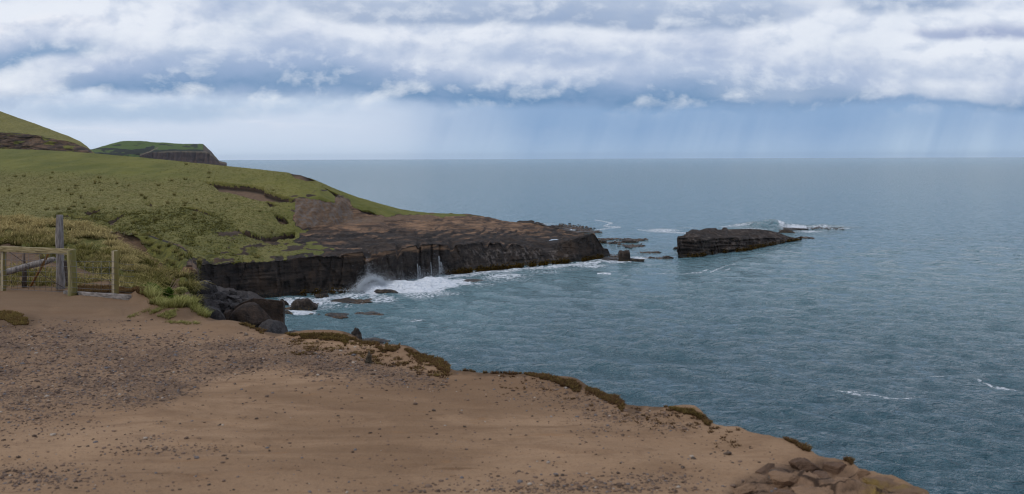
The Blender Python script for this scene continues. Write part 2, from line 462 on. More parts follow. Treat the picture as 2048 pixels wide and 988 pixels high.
D_Y = lambda x: np.maximum(tab((-300, 265), (0, 260), (380, 215), (560, 187), (600, 184), (660, 185), (720, 187), (800, 193), (970, 205.5), (1060, 209), (1130, 203), (1190, 194), (1226, 183.6))(x), M_Y(x) + .5)
E_Y = lambda x: D_Y(x) + tab((-300, 40), (560, 26), (800, 14), (1190, 5), (1226, 1))(x)
def E_z(x):
    z = PZ(x, D_Y(x), 0); zD = P(x, D_p(x), D_Y(x))[:, 2]
    return np.maximum(zD - tab((-300, 6), (560, 8), (800, 3), (1190, 1.6), (1226, .6))(x), -.4)
segs = [44, 84, 50, 84, 8, 5]
nodes = [('z', -1.0, A_Y), ('p', B_p, B_Y), ('p', C_p, C_Y), ('p', M_p, M_Y), ('p', D_p, D_Y), ('z', E_z, E_Y), ('z', -1.2, lambda x: E_Y(x) + 6)]
G = loft(px, nodes, segs, smooth=3, hard=(0, 1))
R, C = G.shape[:2]
PX, PY = to_px(G)
row = np.arange(R)[:, None] + 0 * PX
X, Y, Z = G[..., 0].copy(), G[..., 1].copy(), G[..., 2].copy()
def J(s, o=4, k=0.): return fbm(X / s + k, Y / s, Z / s, o)
jag = 7 * fbm(PX / 26., PY / 14., 0.3, 4) * (1 + 1.2 * sst(440, 480, PY))               # ragged zone borders
GRASS = [(-400, 250), (560, 300), (640, 350), (720, 390), (800, 416), (866, 427), (972, 431), (972, 434), (930, 433.5), (866, 431), (823, 430.5), (780, 431), (758, 430), (730, 424), (706, 416), (697, 398), (676, 388), (667, 404), (640, 399), (622, 396), (589, 398), (590, 420), (586, 436), (592, 452), (616, 460), (600, 468), (590, 480), (640, 486), (668, 498), (640, 506), (600, 513), (569, 519), (500, 524), (425, 526), (395, 516), (-400, 520)]
gm = sst(-4, 4, poly_sd(PX, PY, GRASS) + jag)
SCARS = [([(410, 364), (445, 365), (490, 369), (527, 374), (530, 380), (552, 388), (588, 397), (592, 402), (560, 404), (520, 401), (492, 394), (462, 386), (440, 384), (428, 373)], 1.1),
         ([(577, 345), (602, 346), (632, 362), (612, 361), (592, 355)], .9),
         ([(368, 413), (396, 415), (428, 430), (410, 428), (384, 421)], .9),
         ([(146, 424), (176, 418), (208, 413), (194, 422), (180, 428), (168, 423)], 1.0),
         ([(118, 429), (150, 432), (176, 437), (188, 446), (160, 438), (128, 434)], .8),
         ([(212, 440), (250, 424), (240, 434), (222, 450)], .7),
         ([(288, 408), (304, 406), (300, 412)], .6),
         ([(548, 428), (566, 432), (580, 447), (562, 446)], .9),
         ([(470, 458), (520, 470), (560, 468), (590, 463), (588, 476), (540, 482), (500, 474)], .9),
         ([(530, 402), (552, 410), (540, 413)], .5),
         ([(703, 417), (740, 424), (760, 431), (745, 440), (720, 437), (708, 430)], .5),
         ([(650, 375), (676, 388), (690, 397), (672, 394)], .7)]
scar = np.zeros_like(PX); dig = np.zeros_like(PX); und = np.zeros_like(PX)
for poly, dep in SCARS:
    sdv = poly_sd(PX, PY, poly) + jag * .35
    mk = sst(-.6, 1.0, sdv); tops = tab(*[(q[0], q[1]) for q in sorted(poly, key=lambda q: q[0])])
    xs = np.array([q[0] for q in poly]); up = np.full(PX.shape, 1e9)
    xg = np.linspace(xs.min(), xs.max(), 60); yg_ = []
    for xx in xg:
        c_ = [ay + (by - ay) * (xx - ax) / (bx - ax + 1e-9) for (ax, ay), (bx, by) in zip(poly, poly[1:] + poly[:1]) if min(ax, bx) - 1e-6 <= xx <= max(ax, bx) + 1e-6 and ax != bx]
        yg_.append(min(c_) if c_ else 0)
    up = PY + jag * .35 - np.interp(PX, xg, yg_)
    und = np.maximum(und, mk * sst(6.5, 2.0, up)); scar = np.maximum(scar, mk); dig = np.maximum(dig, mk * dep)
face = sst(-4, 4, poly_sd(PX, PY, [(589, 398), (622, 395), (640, 399), (667, 404), (676, 386), (698, 400), (704, 420), (712, 437), (740, 441), (700, 446), (650, 450), (602, 455), (590, 440), (588, 420)]) + jag * .6)
cliff = (row < segs[0]).astype(float)
plat = (1 - gm) * (1 - cliff)
# hummocks in the turf, terraces in the bedding, joints in the cliff
hum = .45 * J(9, 4) + .28 * J(2.4, 3, 3.) + .15 * J(.9, 2, 5.)
lushm = np.maximum(.22 * sst(300, 420, PX) * sst(395, 430, PY) * sst(700, 640, PX), sst(-9, 12, poly_sd(PX, PY, [(90, 432), (150, 424), (230, 420), (300, 424), (345, 408), (430, 424), (470, 448), (505, 480), (530, 524), (420, 532), (300, 520), (90, 500)]) + 1.6 * jag))
lushm = lushm * (.35 + .65 * sst(-.22, .25, fbm(PX / 42, PY / 13, 2.7, 4)))
ridge = 1.0 * J(5, 4, 9.)
st = fbm(X / 14, Y / 7, 0.2, 5)
terr = (np.floor(st * 9 + .5) + sst(.3, .7, (st * 9 + .5) % 1)) / 9
backfade = sst(1240, 1150, PX) * .8 + .2
Y = Y + und * gm * .9
qz = .34; tq = (Z + .30 * fbm(X / 16, Y / 12, .8, 4) + .16 * fbm(X / 2.5, Y / 2.5, 2., 3)) / qz
fr_ = tq - np.floor(tq); Zq = qz * (np.floor(tq) + sst(.72, 1.0, fr_)) - .17 - .30 * fbm(X / 16, Y / 12, .8, 4)
riser = sst(.6, .78, fr_) * plat * (1 - face) * (.2 + .8 * sst(452, 478, PY + jag))
Z = Z + plat * (1 - face) * sst(1235, 1190, PX) * sst(segs[0], segs[0] + 5, row) * (Zq - Z) * (.35 + .5 * sst(-.2, .3, fbm(X / 9, Y / 6, 6., 3))) * (.12 + .88 * sst(452, 478, PY + jag))
Y = Y + und * gm * .0
dz = gm * (hum * (1 - scar) * .8 + lushm * ridge * 1.0) - gm * dig + plat * (1 - face) * (terr * .5 + .30 * J(1.7, 4) + .18 * J(.6, 3) + .35 * np.maximum(J(4.2, 4, 7.), 0)) * backfade
dz = dz - np.exp(-((row - segs[0]) / 9.) ** 2) * 1.0 * sst(.02, .32, fbm(PX / 30, .3, .9, 4)) * sst(600, 660, PX) * sst(1190, 1150, PX) * backfade + face * (.7 * fbm((PX + PY * .6) / 17, PY / 30, .5, 4) + .4 * J(1.6, 4))
sil = sst(segs[0] + segs[1] + segs[2] + segs[3] - 22, segs[0] + segs[1] + segs[2] + segs[3], row)
dz = dz * (1 - .75 * sil)
Z = Z + dz * (row > 0)
along = PX / 1773 * Y
joint = np.abs(fbm(along / 2.3, Z / 9, 1.1, 3)); joint = -.55 * sst(.10, .0, joint)
bigb = .9 * fbm(along / 7, Z / 6, 4.4, 4)
led = fbm(along / 20, Z * 1.1, 2.2, 3); led = .35 * np.floor(led * 5) / 5
slit = sum(-1.0 * sst(3.0, .6, np.abs(PX - c)) for c in (838, 862, 878))
cl = cliff * sst(-1, 1.2, Z) * backfade
bx_ = along / 5.5 + 1.5 * fbm(along / 9, Z / 14, 3., 3); cell = np.floor(bx_); blk = ((np.sin(cell * 127.1) * 43758.5) % 1 - .5) * 1.5 + ((np.sin(np.floor(along / 1.1 + np.floor(Z / 1.6 + cell * .37) * .6) * 91.7 + np.floor(Z / 1.6 + cell * .37) * 17.3) * 4375.5) % 1 - .5) * .45
seam = -.35 * sst(.05, .0, np.minimum(bx_ - cell, 1 - bx_ + cell))
Y = Y - cl * (bigb * .6 + led + joint * .4 + blk + seam) - cl * slit
X = X - cl * (bigb + led) * PX * 0
POOLS = [[(1068, 489.5), (1080, 487), (1096, 487.2), (1106, 488.8), (1100, 491), (1086, 492)], [(1097, 480.5), (1103, 476.2), (1112, 475), (1121, 477), (1117, 479), (1108, 479.5)]]
poolz = []
for pl_ in POOLS:
    mk = sst(-5, 1.5, poly_sd(PX, PY, pl_)); zc = float((Z * mk).sum() / mk.sum()) - .05
    Z = Z * (1 - mk) + (zc - .12) * mk; poolz.append(zc)
land = np.stack([X, Y, Z], -1)
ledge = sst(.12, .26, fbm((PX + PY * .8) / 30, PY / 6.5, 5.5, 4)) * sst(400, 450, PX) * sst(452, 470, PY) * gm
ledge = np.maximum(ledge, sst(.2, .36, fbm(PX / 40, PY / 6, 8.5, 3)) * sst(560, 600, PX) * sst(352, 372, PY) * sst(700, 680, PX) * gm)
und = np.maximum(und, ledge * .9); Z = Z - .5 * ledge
hgrass = gm * (1 - sst(.35, .75, scar)) * (1 - ledge)
soil = np.maximum(np.clip(np.maximum(scar * 1.1, ledge), 0, 1) * gm, face * .95)
soil = np.maximum(soil, plat * sst(12, 4, line_d(PX, PY, [(715, 441), (780, 434), (860, 434)])) * .75)
topb = sst(505, 485, PY) * sst(560, 640, PX)
brown = plat * (.40 + .55 * sst(480, 436, PY + jag) + .25 * fbm(PX / 40, PY / 8, 3.3, 3)) + cliff * (.62 * sst(20, 4, PY - B_p(PX) + jag * .6) * sst(620, 700, PX) * sst(1000, 860, PX))
brown = np.clip(brown - .55 * riser, 0, 1)
pale = sst(345, 372, PY + jag + (280 - PX) * .06) * (1 - lushm * .7) * sst(640, 520, PX) + .6 * sst(280, 430, PX) * sst(400, 340, PY)
grey = .75 * cliff * sst(900, 960, PX) * sst(1180, 1100, PX) * sst(489, 502, PY) + face * .9 + cliff * .5 * sst(570, 600, PX) * sst(24, 6, 594 - PY) * sst(760, 700, PX)
zone = np.stack([hgrass, soil, brown], -1); zone2 = np.stack([np.clip(pale, 0, 1), np.clip(lushm, 0, 1), np.clip(grey, 0, 1)], -1)
me = np_mesh('headland', land, grid_quads(R, C)[:, ::-1], attrs={'zone': zone.reshape(-1, 3), 'zone2': zone2.reshape(-1, 3), 'humus_shade': und.ravel()})
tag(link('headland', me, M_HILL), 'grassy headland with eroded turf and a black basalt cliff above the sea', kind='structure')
HEAD = dict(V=land, grass=hgrass, pale=np.clip(pale, 0, 1), lush=lushm, PX=PX, PY=PY, R=R, C=C, row=row, segs=segs)

# ------------------------------------------------------------------ dark hill beyond
px2 = np.arange(-420, 190, 3.)
top = tab((-420, 110), (-200, 160), (-60, 200), (0, 221), (30, 232), (60, 243), (100, 258), (135, 271), (160, 282), (172, 291), (182, 300), (190, 306))
cl2 = tab((-420, 250), (0, 265), (50, 267), (85, 274), (120, 281), (150, 288), (176, 297), (190, 307))
Yh = tab((-420, 420), (0, 400), (190, 372))
ft = lambda x: np.maximum(cl2(x) + tab((-420, 60), (0, 40), (150, 14), (190, 3))(x), top(x) + 1)
G2 = loft(px2, [('p', lambda x: ft(x) + 40, lambda x: Yh(x) - 14), ('p', ft, lambda x: Yh(x) - 8), ('p', lambda x: np.maximum(cl2(x), top(x) + .8), lambda x: Yh(x)), ('p', top, lambda x: Yh(x) + tab((-420, 60), (0, 40), (190, 4))(x)), ('z', 6., lambda x: Yh(x) + 160)], [8, 46, 60, 8], smooth=2, hard=(2,))
X, Y, Z = [G2[..., i].copy() for i in range(3)]; P2x, P2y = to_px(G2)
r2 = np.arange(G2.shape[0])[:, None] + 0 * X
cliffz = sst(52, 57, r2); rim = fbm(X / 9, Y / 9, .4, 4)
groov = fbm((P2x - P2y * 1.7) / 11, .2, .7, 4)
Y = Y - (1 - cliffz) * (3.0 * fbm(P2x / 18, Z / 3, 7.7, 4) + 1.2 * np.floor(fbm(P2x / 50, Z / 1.5, 3., 3) * 5) / 5)
Z = Z + cliffz * sst(114, 108, r2) * (.8 * rim + .5 * groov) + (1 - cliffz) * 1.0 * rim
zz = np.stack([sst(0.1, .6, cliffz + .25 * rim) * .95 + .62 * (1 - cliffz) * sst(-.05, .3, fbm(P2x / 40, P2y / 8, 9., 3)), (1 - cliffz) * .30 * (1 + 2 * rim), (1 - cliffz) * .45], -1)
z2 = np.stack([cliffz * .95, 0 * X, 0 * X], -1)
me = np_mesh('distant_hill', np.stack([X, Y, Z], -1), grid_quads(*X.shape)[:, ::-1], attrs={'zone': np.clip(zz, 0, 1).reshape(-1, 3), 'zone2': z2.reshape(-1, 3)})
tag(link('distant_hill', me, M_HILL), 'steep grassy hill with a brown eroded cliff at its foot', kind='structure')

# ------------------------------------------------------------------ far headland
m, g = mat('far_headland_material')
p = g.pos(); zr, zg, zb = g.rgb('zone'); n = g.noise(p, .012, 6, .65); n2 = g.noise(p, .06, 5, .6)
gc = g.mix(n, S(70, 90, 42), S(96, 108, 56))
gc = g.mix(g.ss(.30, .46, zg + (n2 - .5) * .5), gc, S(50, 52, 42))
ck = g.mix(g.noise(g.vscale(p, (.004, .004, .09)), 1., 5, .65), S(44, 40, 40), S(96, 78, 68))
ck = g.mix(zb * .7, ck, S(126, 116, 96))
g.out(g.principled(g.mix(g.ss(.45, .55, zr + (n2 - .5) * .4), ck, gc), .95, .1, g.bump(n2, .6, 12)))
px3 = np.arange(120, 454, 1.5)
top3 = tab((120, 305), (185, 298), (205, 292), (228, 285.5), (240, 282.4), (255, 281), (280, 281.4), (310, 283.4), (340, 286), (365, 287.5), (385, 287.2), (400, 287.2), (406, 288), (411, 292), (417, 298), (422, 302), (430, 312), (438, 322), (450, 325), (454, 326))
cl3 = tab((120, 310), (250, 310), (300, 305), (350, 302), (400, 303), (414, 304), (424, 309), (432, 315), (440, 323), (454, 326))
F_Y = lambda x: tab((120, 2100), (300, 2350), (400, 2450), (454, 2480))(x)
G3 = loft(px3, [('z', -2., lambda x: F_Y(x) - 40), ('p', lambda x: np.maximum(cl3(x), top3(x) + .3), F_Y), ('p', lambda x: .5 * np.maximum(cl3(x), top3(x) + .3) + .5 * top3(x), lambda x: F_Y(x) + 90), ('p', top3, lambda x: F_Y(x) + 230), ('z', -2., lambda x: F_Y(x) + 700)], [22, 24, 24, 6], smooth=1, hard=(1,))
X, Y, Z = [G3[..., i].copy() for i in range(3)]; P3x, P3y = to_px(G3); r3 = np.arange(G3.shape[0])[:, None] + 0 * X
ck3 = sst(24, 20, r3)
Y = Y - ck3 * 22 * fbm(P3x / 7, Z / 30, 3., 4) * sst(0, 3, r3)
Z = Z + sst(22, 26, r3) * sst(72, 68, r3) * 3.5 * fbm(X / 60, Y / 40, 1., 4)
bush = np.clip(.62 * sst(.05, .35, fbm(P3x / 22, P3y / 3.2, 6.5, 3)) * sst(284.5, 287, P3y) * sst(405, 390, P3x) + .9 * sst(294, 297, P3y) * sst(300, 220, P3x) * sst(-.2, .1, fbm(P3x / 18, P3y / 4, 2.5, 3)) + 1.0 * sst(5, 1, line_d(P3x, P3y, [(232, 300), (262, 303), (290, 300), (306, 294)])) + .9 * sst(2.6, 1, np.abs(P3y - (cl3(P3x) - 2.2))), 0, 1)
track = sst(1.6, .5, line_d(P3x, P3y, [(280, 311), (300, 303), (316, 295)])) + .8 * sst(2.2, .6, np.abs(P3y - (cl3(P3x) + 1))) * sst(300, 330, P3x)
zz = np.stack([1 - ck3 * sst(270, 290, P3x) - 1.2 * sst(404, 410, P3x) - track, bush, np.clip(track + .5 * sst(405, 411, P3x) * sst(312, 296, P3y), 0, 1)], -1)
me = np_mesh('distant_headland', np.stack([X, Y, Z], -1), grid_quads(*X.shape)[:, ::-1], attrs={'zone': np.clip(zz, 0, 1).reshape(-1, 3)})
tag(link('distant_headland', me, m), 'far green headland ending in a dark sea cliff', kind='structure')
# ------------------------------------------------------------------ the sea
pyr = np.concatenate([np.arange(1700, 1010, -10.), np.arange(1010, 700, -2.0), np.arange(700, 420, -1.4), np.arange(420, 330, -1.0), np.array([329.5, 329, 328.5, 328, 327, 326, 325, 324, 323, 322, 321, 320.2, 319.4, 318.8])])
pxc = np.concatenate([np.arange(-1500, -300, 60.), np.arange(-300, 500, 9.), np.arange(500, 2090, 2.6), np.arange(2090, 3600, 40.)])
Yr = CAMZ * F / (pyr - HZ)
Yr = np.append(Yr, 16500.)
X = (pxc[None, :] - HX) / F * Yr[:, None]; Y = Yr[:, None] + 0 * X; Z = 0 * X
dYr = np.gradient(Yr)[:, None]; dXr = 2.6 / F * Yr[:, None]
wr = np.random.default_rng(21)
wind = math.radians(252)        # waves run towards the viewer's left
for i in range(90):
    lam = .5 * (9 / .5) ** wr.random()
    th = wind + wr.normal() * .42
    k = 2 * math.pi / lam; kx, ky = k * math.cos(th), k * math.sin(th)
    amp = .0064 * lam ** .8 * (.6 + .8 * wr.random()) * (.9 if lam > 4 else 1.25)
    att = sst(1.0, .35, np.maximum(np.abs(ky) * dYr, np.abs(kx) * dXr) / 1.6)
    ph = kx * X + ky * Y + wr.random() * 6.28 + 1.6 * perlin(X / (lam * 6), Y / (lam * 6), i * 3.1)
    s = np.sin(ph); Z += att * amp * (s + .28 * (1 - np.cos(2 * ph)) * .5)
V = np.stack([X, Y, Z], -1)
PX, PY = to_px(np.stack([X, Y, 0 * X], -1))
# swell breaking on the outer reef behind the islet
def bumpw(cx, cy, rx, ry, h):
    global Z
    u = (PX - cx) / rx; v = (PY - cy) / ry
    Z = Z + h * np.exp(-u * u) * np.exp(-np.where(v > 0, (v * 3.0) ** 2, v * v))
bumpw(1530, 454, 60, 6, 1.5); bumpw(1490, 457, 46, 5, .7); bumpw(1640, 454, 60, 4, .7); bumpw(1545, 453, 16, 4, .7)
bumpw(800, 579, 60, 9, .8); bumpw(742, 582, 20, 8, .7); bumpw(865, 570, 40, 8, .9)
# foam: where broken water lies on the surface
foam = np.zeros_like(PX)
def fl(pts, wd, s):
    global foam
    d = line_d(PX, PY * 1.0, pts); foam = np.maximum(foam, s * np.exp(-(d / wd) ** 2))
def fe(cx, cy, rx, ry, s):
    global foam
    foam = np.maximum(foam, s * np.exp(-(((PX - cx) / rx) ** 2 + ((PY - cy) / ry) ** 2) ** 1.3))
fl([(560, 601), (650, 600), (720, 592), (790, 584), (860, 566), (905, 553), (1000, 542), (1100, 533), (1150, 530), (1222, 519), (1290, 517)], 9, .62)
for a in [(600, 622, 46, 16, .74), (585, 606, 40, 7, .8), (640, 607, 80, 9, .62), (700, 604, 70, 10, .66), (720, 618, 90, 12, .42), (760, 600, 60, 14, .6), (800, 580, 100, 9, 1.15), (872, 571, 52, 10, 1.15), (742, 583, 26, 7, 1.1),
          (700, 592, 120, 7, .6), (660, 616, 120, 14, .5), (860, 588, 110, 10, .58), (1000, 560, 120, 12, .5), (840, 592, 80, 12, .55), (920, 566, 70, 9, .72), (960, 570, 60, 12, .5), (1010, 553, 90, 11, .6), (1080, 545, 90, 9, .5), (1130, 540, 90, 8, .48), (1180, 532, 60, 8, .6), (1235, 522, 60, 8, .66), (1285, 516, 60, 6, .6), (1280, 500, 80, 16, .36), (1240, 478, 60, 12, .4),
          (1225, 450, 40, 9, .38), (1325, 461, 60, 7, .62), (1380, 456, 60, 3, .5), (1592, 457, 40, 3.6, .85), (1563, 453, 9, 4, .85), (1546, 443, 12, 1.2, .6), (1640, 456, 46, 3, .62), (1690, 456, 60, 4, .4), (1520, 459, 60, 1.6, .6), (1470, 456, 60, 2.4, .6), (1620, 463, 50, 4, .6), (1090, 448, 50, 5, .5), (1130, 459, 60, 4, .62),
          (830, 645, 34, 4, .55), (740, 641, 50, 4, .4), (1545, 705, 40, 4, .45), (1225, 545, 20, 2, .6), (560, 640, 60, 10, .45)]: fe(*a)
for a in [([(1190, 440), (1225, 446), (1206, 452), (1242, 454), (1190, 460)], 2.2, .62), ([(1275, 459), (1310, 463), (1372, 466)], 3.0, .6), ([(1295, 548), (1360, 549), (1400, 545), (1440, 537), (1472, 527)], 2.6, .56), ([(1195, 548), (1222, 549)], 1.6, .8), ([(1420, 546), (1460, 538)], 2, .6),
          ([(1668, 787), (1690, 790), (1720, 795), (1750, 796), (1770, 801), (1800, 803), (1840, 799)], 4.5, .60), ([(1680, 795), (1720, 790), (1790, 797), (1830, 795)], 4, .50), ([(1840, 805), (1870, 822)], 3, .4), ([(1955, 762), (1985, 775), (2010, 779), (2080, 792)], 4.0, .64), ([(1860, 755), (1900, 757), (1955, 762)], 3, .56), ([(1950, 732), (1985, 725)], 4, .45),
          ([(695, 375), (770, 373)], 1.2, .42), ([(1040, 414), (1120, 412)], 1.0, .4), ([(760, 381), (800, 380)], 1.0, .4), ([(1890, 427), (1960, 425)], 1.4, .45), ([(1640, 452), (1670, 458), (1700, 457)], 2, .6), ([(1375, 513), (1450, 506), (1530, 496), (1600, 484)], 2.4, .46)]: fl(*a)
cove = np.clip(sst(420, 200, PX - (700 - 0)) * sst(530, 560, PY) * sst(720, 640, PY), 0, 1) * .7 + .35 * sst(500, 540, PY) * sst(600, 540, PY) * sst(1350, 1000, PX)
Z = Z + sst(.62, 1.05, foam) * (.22 + .4 * fbm(X / 1.3, Y / 1.3, .2, 3) + .2 * fbm(X / .5, Y / .5, .7, 2))
V = np.stack([X, Y, Z], -1)
m, g = mat('sea_water')
p = g.pos(); fo = g.attr('foam'); cv = g.attr('cove')
x, y, z = g.xyz(p)
dist = g.math('SQRT', x * x + y * y)
# fine ripple, wind-drawn across the view
q = g.n('ShaderNodeMapping'); g.put(q.inputs[0], p); q.inputs['Rotation'].default_value = (0, 0, math.radians(18)); q.inputs['Scale'].default_value = (.62, 1.0, 1.0); q = E(g, q.outputs[0])
r1 = g.noise(q, 1.9, 4, .6, .4); rr = g.noise(q, .85, 4, .6, .3); rr = g.math('ABSOLUTE', rr - .5) * -2.0; q2 = g.vscale(p, (.9, 1, 1)); r2 = g.noise(q2, .30, 3, .55, .2); r2 = g.math('ABSOLUTE', r2 - .5) * -1.6; r3 = g.noise(g.vscale(p, (.35, 1, 1)), .06, 6, .62, .2)
near = g.ss(120, 40, dist)
h = r1 * g.ss(60, 220, dist, .14, .03) + rr * g.ss(260, 90, dist, .0, .75) + r2 * g.ss(60, 260, dist, .3, 2.6) + r3 * g.ss(200, 1200, dist, 0.0, 3.0)
nb = g.bump(h, 1.0, 1.0)
fn = g.noise(g.vscale(p, (.8, 1., 1.)), .55, 8, .68, 1.2); fn2 = g.voro(p + g.noise(p, .8, 3, .5, 0, True), .42, 'DISTANCE_TO_EDGE') if False else g.noise(p, 2.4, 5, .65, .6)
lace = g.math('ABSOLUTE', fn - .5) * -2.4 + .5
fm = g.ss(.44, .62, fo * 1.05 + (lace - .4) * .75 + (fn2 - .5) * .7 - .06)
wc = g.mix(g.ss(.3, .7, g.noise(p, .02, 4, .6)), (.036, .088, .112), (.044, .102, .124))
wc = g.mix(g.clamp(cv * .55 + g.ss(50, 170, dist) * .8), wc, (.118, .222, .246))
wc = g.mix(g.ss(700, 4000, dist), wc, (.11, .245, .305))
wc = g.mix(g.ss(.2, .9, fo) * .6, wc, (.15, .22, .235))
fc = g.mix(g.ss(.3, .7, fn2), (.60, .66, .70), (.86, .88, .90))
rg = g.fmix(fm, g.ss(40, 900, dist, .10, .16), .9)
b = g.n('ShaderNodeBsdfPrincipled')
g.put(b.inputs['Base Color'], g.mix(fm, wc, fc)); g.put(b.inputs['Roughness'], rg); b.inputs['IOR'].default_value = 1.333
g.put(b.inputs['Specular IOR Level'], g.fmix(fm, .5, .1)); g.put(b.inputs['Normal'], g.bump(fn2 * fm, .6, .15, nb))
g.out(E(g, b.outputs[0]))
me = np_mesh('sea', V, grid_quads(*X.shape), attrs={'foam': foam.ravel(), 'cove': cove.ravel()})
tag(link('sea', me, m), 'choppy blue green sea with broken foam along the rocks', kind='structure')
# ------------------------------------------------------------------ the clifftop we stand on
EDGE = [(-1400, 560), (120, 562), (225, 574), (262, 586), (272, 585), (298, 587), (308, 598), (325, 606), (342, 612), (357, 612), (383, 613), (392, 620), (410, 631), (427, 639), (450, 643), (480, 646), (500, 652), (520, 661), (548, 667), (575, 668), (600, 669), (640, 667), (690, 673), (740, 686), (800, 694), (840, 709), (880, 718), (896, 732), (902, 739), (930, 741), (1000, 745), (1050, 747), (1100, 754), (1150, 765), (1180, 778), (1235, 797), (1250, 806), (1290, 813), (1340, 814), (1390, 823), (1420, 842), (1432, 849), (1480, 853), (1500, 863), (1560, 876), (1600, 888), (1617, 897), (1640, 913), (1680, 917), (1697, 919), (1720, 939), (1790, 953), (1830, 971), (1850, 988), (1900, 1030), (1980, 1110), (2100, 1240), (2300, 1420), (2700, 1700)]
_E = np.array(EDGE, float); _x = np.concatenate([np.arange(-1400, 250, 50.), np.arange(250, 1900, 3.), np.arange(1900, 2701, 40.)]); _y = np.interp(_x, _E[:, 0], _E[:, 1])
_y = _y + np.where((_x > 400) & (_x < 1900), 3.2 * fbm(_x / 26, .3, .8, 4) * (1 + (_x - 400) / 900), 0)
EDGE = [(float(a_), float(b_)) for a_, b_ in zip(_x, np.maximum.accumulate(np.where(_x > 300, _y, 0) + np.where(_x > 300, 0, _y)))]
ex, ey = unroll(np.array([e[0] for e in EDGE], float), np.array([e[1] for e in EDGE], float))
GA, GB = 1.25, .10                                  # ground falls away gently: z = 20 - (GA + GB*Y)
def plane_Y(qy): return GA / np.maximum(qy / F - GB, .0125)
def ground_z(X, Y):
    """height of the clifftop"""
    X = np.asarray(X, float); Y = np.asarray(Y, float)
    z = CAMZ - (GA + GB * np.minimum(Y, 25.5) + .012 * np.maximum(Y - 25.5, 0))
    q = X / np.maximum(Y, .2) * F
    Ye = np.minimum(plane_Y(np.interp(q, ex, ey)), 40)
    fade = sst(0, .12, (Ye - Y) / Ye)
    z = z + fade * (.035 * fbm(X / 1.7, Y / 1.7, 0.5, 3) + .015 * fbm(X / .42, Y / .25, 1.5, 4)) 
    px, py = to_px(np.stack([X, Y, z], -1))
    def lump(cx, cy, rx, ry, h):
        u = ((px - cx) / rx) ** 2 + ((py - cy) / ry) ** 2
        return h * np.exp(-u ** 2)
    z = z + lump(355, 628, 46, 12, .16) + lump(312, 612, 26, 10, .14) + lump(282, 597, 22, 9, .18) + lump(20, 648, 60, 12, .05) + lump(60, 634, 50, 10, .05) + lump(225, 624, 26, 6, .07)
    z = z + lump(450, 652, 40, 8, .07) + lump(640, 676, 70, 9, .10) + lump(780, 705, 70, 12, .06) + lump(1110, 770, 70, 14, .05) + lump(1370, 828, 50, 12, .05)
    # shallow ruts along the track
    z = z - .03 * np.exp(-((px - 120 + (py - 600) * 1.2) / 22) ** 2) * sst(690, 640, py) - .02 * np.exp(-((py - 905 + .06 * (px - 300) + 16 * perlin(px / 260, 0.5, .5)) / 9) ** 2) * sst(700, 500, px)
    # bedded sandstone breaking through at the near corner
    oc = sst(-14, 26, poly_sd(px, py, [(1440, 1010), (1470, 960), (1560, 925), (1600, 915), (1700, 925), (1760, 950), (1860, 990), (1990, 1120), (1960, 1300), (1500, 1300)]))
    t = fbm((X - .8 * Y) * 1.1, (X + .9 * Y) * 3.4, .7, 4) * 7
    step = (np.floor(t) + sst(.0, .28, t - np.floor(t))) / 7
    z = z + oc * (-.03 + .13 * step + .025 * fbm(X / .09, Y / .09, .2, 3)) * sst(0, .03, (Ye - Y) / Ye)
    return z
qcol = np.concatenate([np.arange(-2600, -1100, 40.), np.arange(-1100, 900, 4.), np.arange(900, 1600, 14.)])
Ye = np.minimum(plane_Y(np.interp(qcol, ex, ey)), 40)
NR = 330
t = np.linspace(0, 1, NR)
# even steps on the picture, so far and near are equally fine
q0 = 1 / 1.3; rowsY = 1 / (q0 * (1 - t[:, None]) + (1 / Ye[None, :]) * t[:, None])
X = qcol[None, :] / F * rowsY; Y = rowsY; Z = ground_z(X, Y)
# lip and cliff face below the edge
lipd = [(.04, -.02), (.09, -.09), (.12, -.25), (.10, -.5), (.16, -.9), (.22, -1.5), (.3, -2.5), (.5, -4), (.8, -6), (1.3, -9), (1.6, -12), (2.2, -16), (2.6, -20)]
LX = [X]; LY = [Y]; LZ = [Z]
for a, b in lipd:
    yy = Ye + a + .05 * perlin(qcol / 30, a * 4, b); nb_ = .18 * min(1, -b) * fbm(qcol / 60, b * 1.3, 2., 3)
    LX.append((qcol / F * (yy + nb_ * 2))[None]); LY.append((yy + nb_ * 2)[None]); LZ.append((Z[-1] + b)[None])
X, Y, Z = np.concatenate(LX), np.concatenate(LY), np.concatenate(LZ)
V = np.stack([X, Y, Z], -1); PX, PY = to_px(V); PX0, PY0 = PX, PY
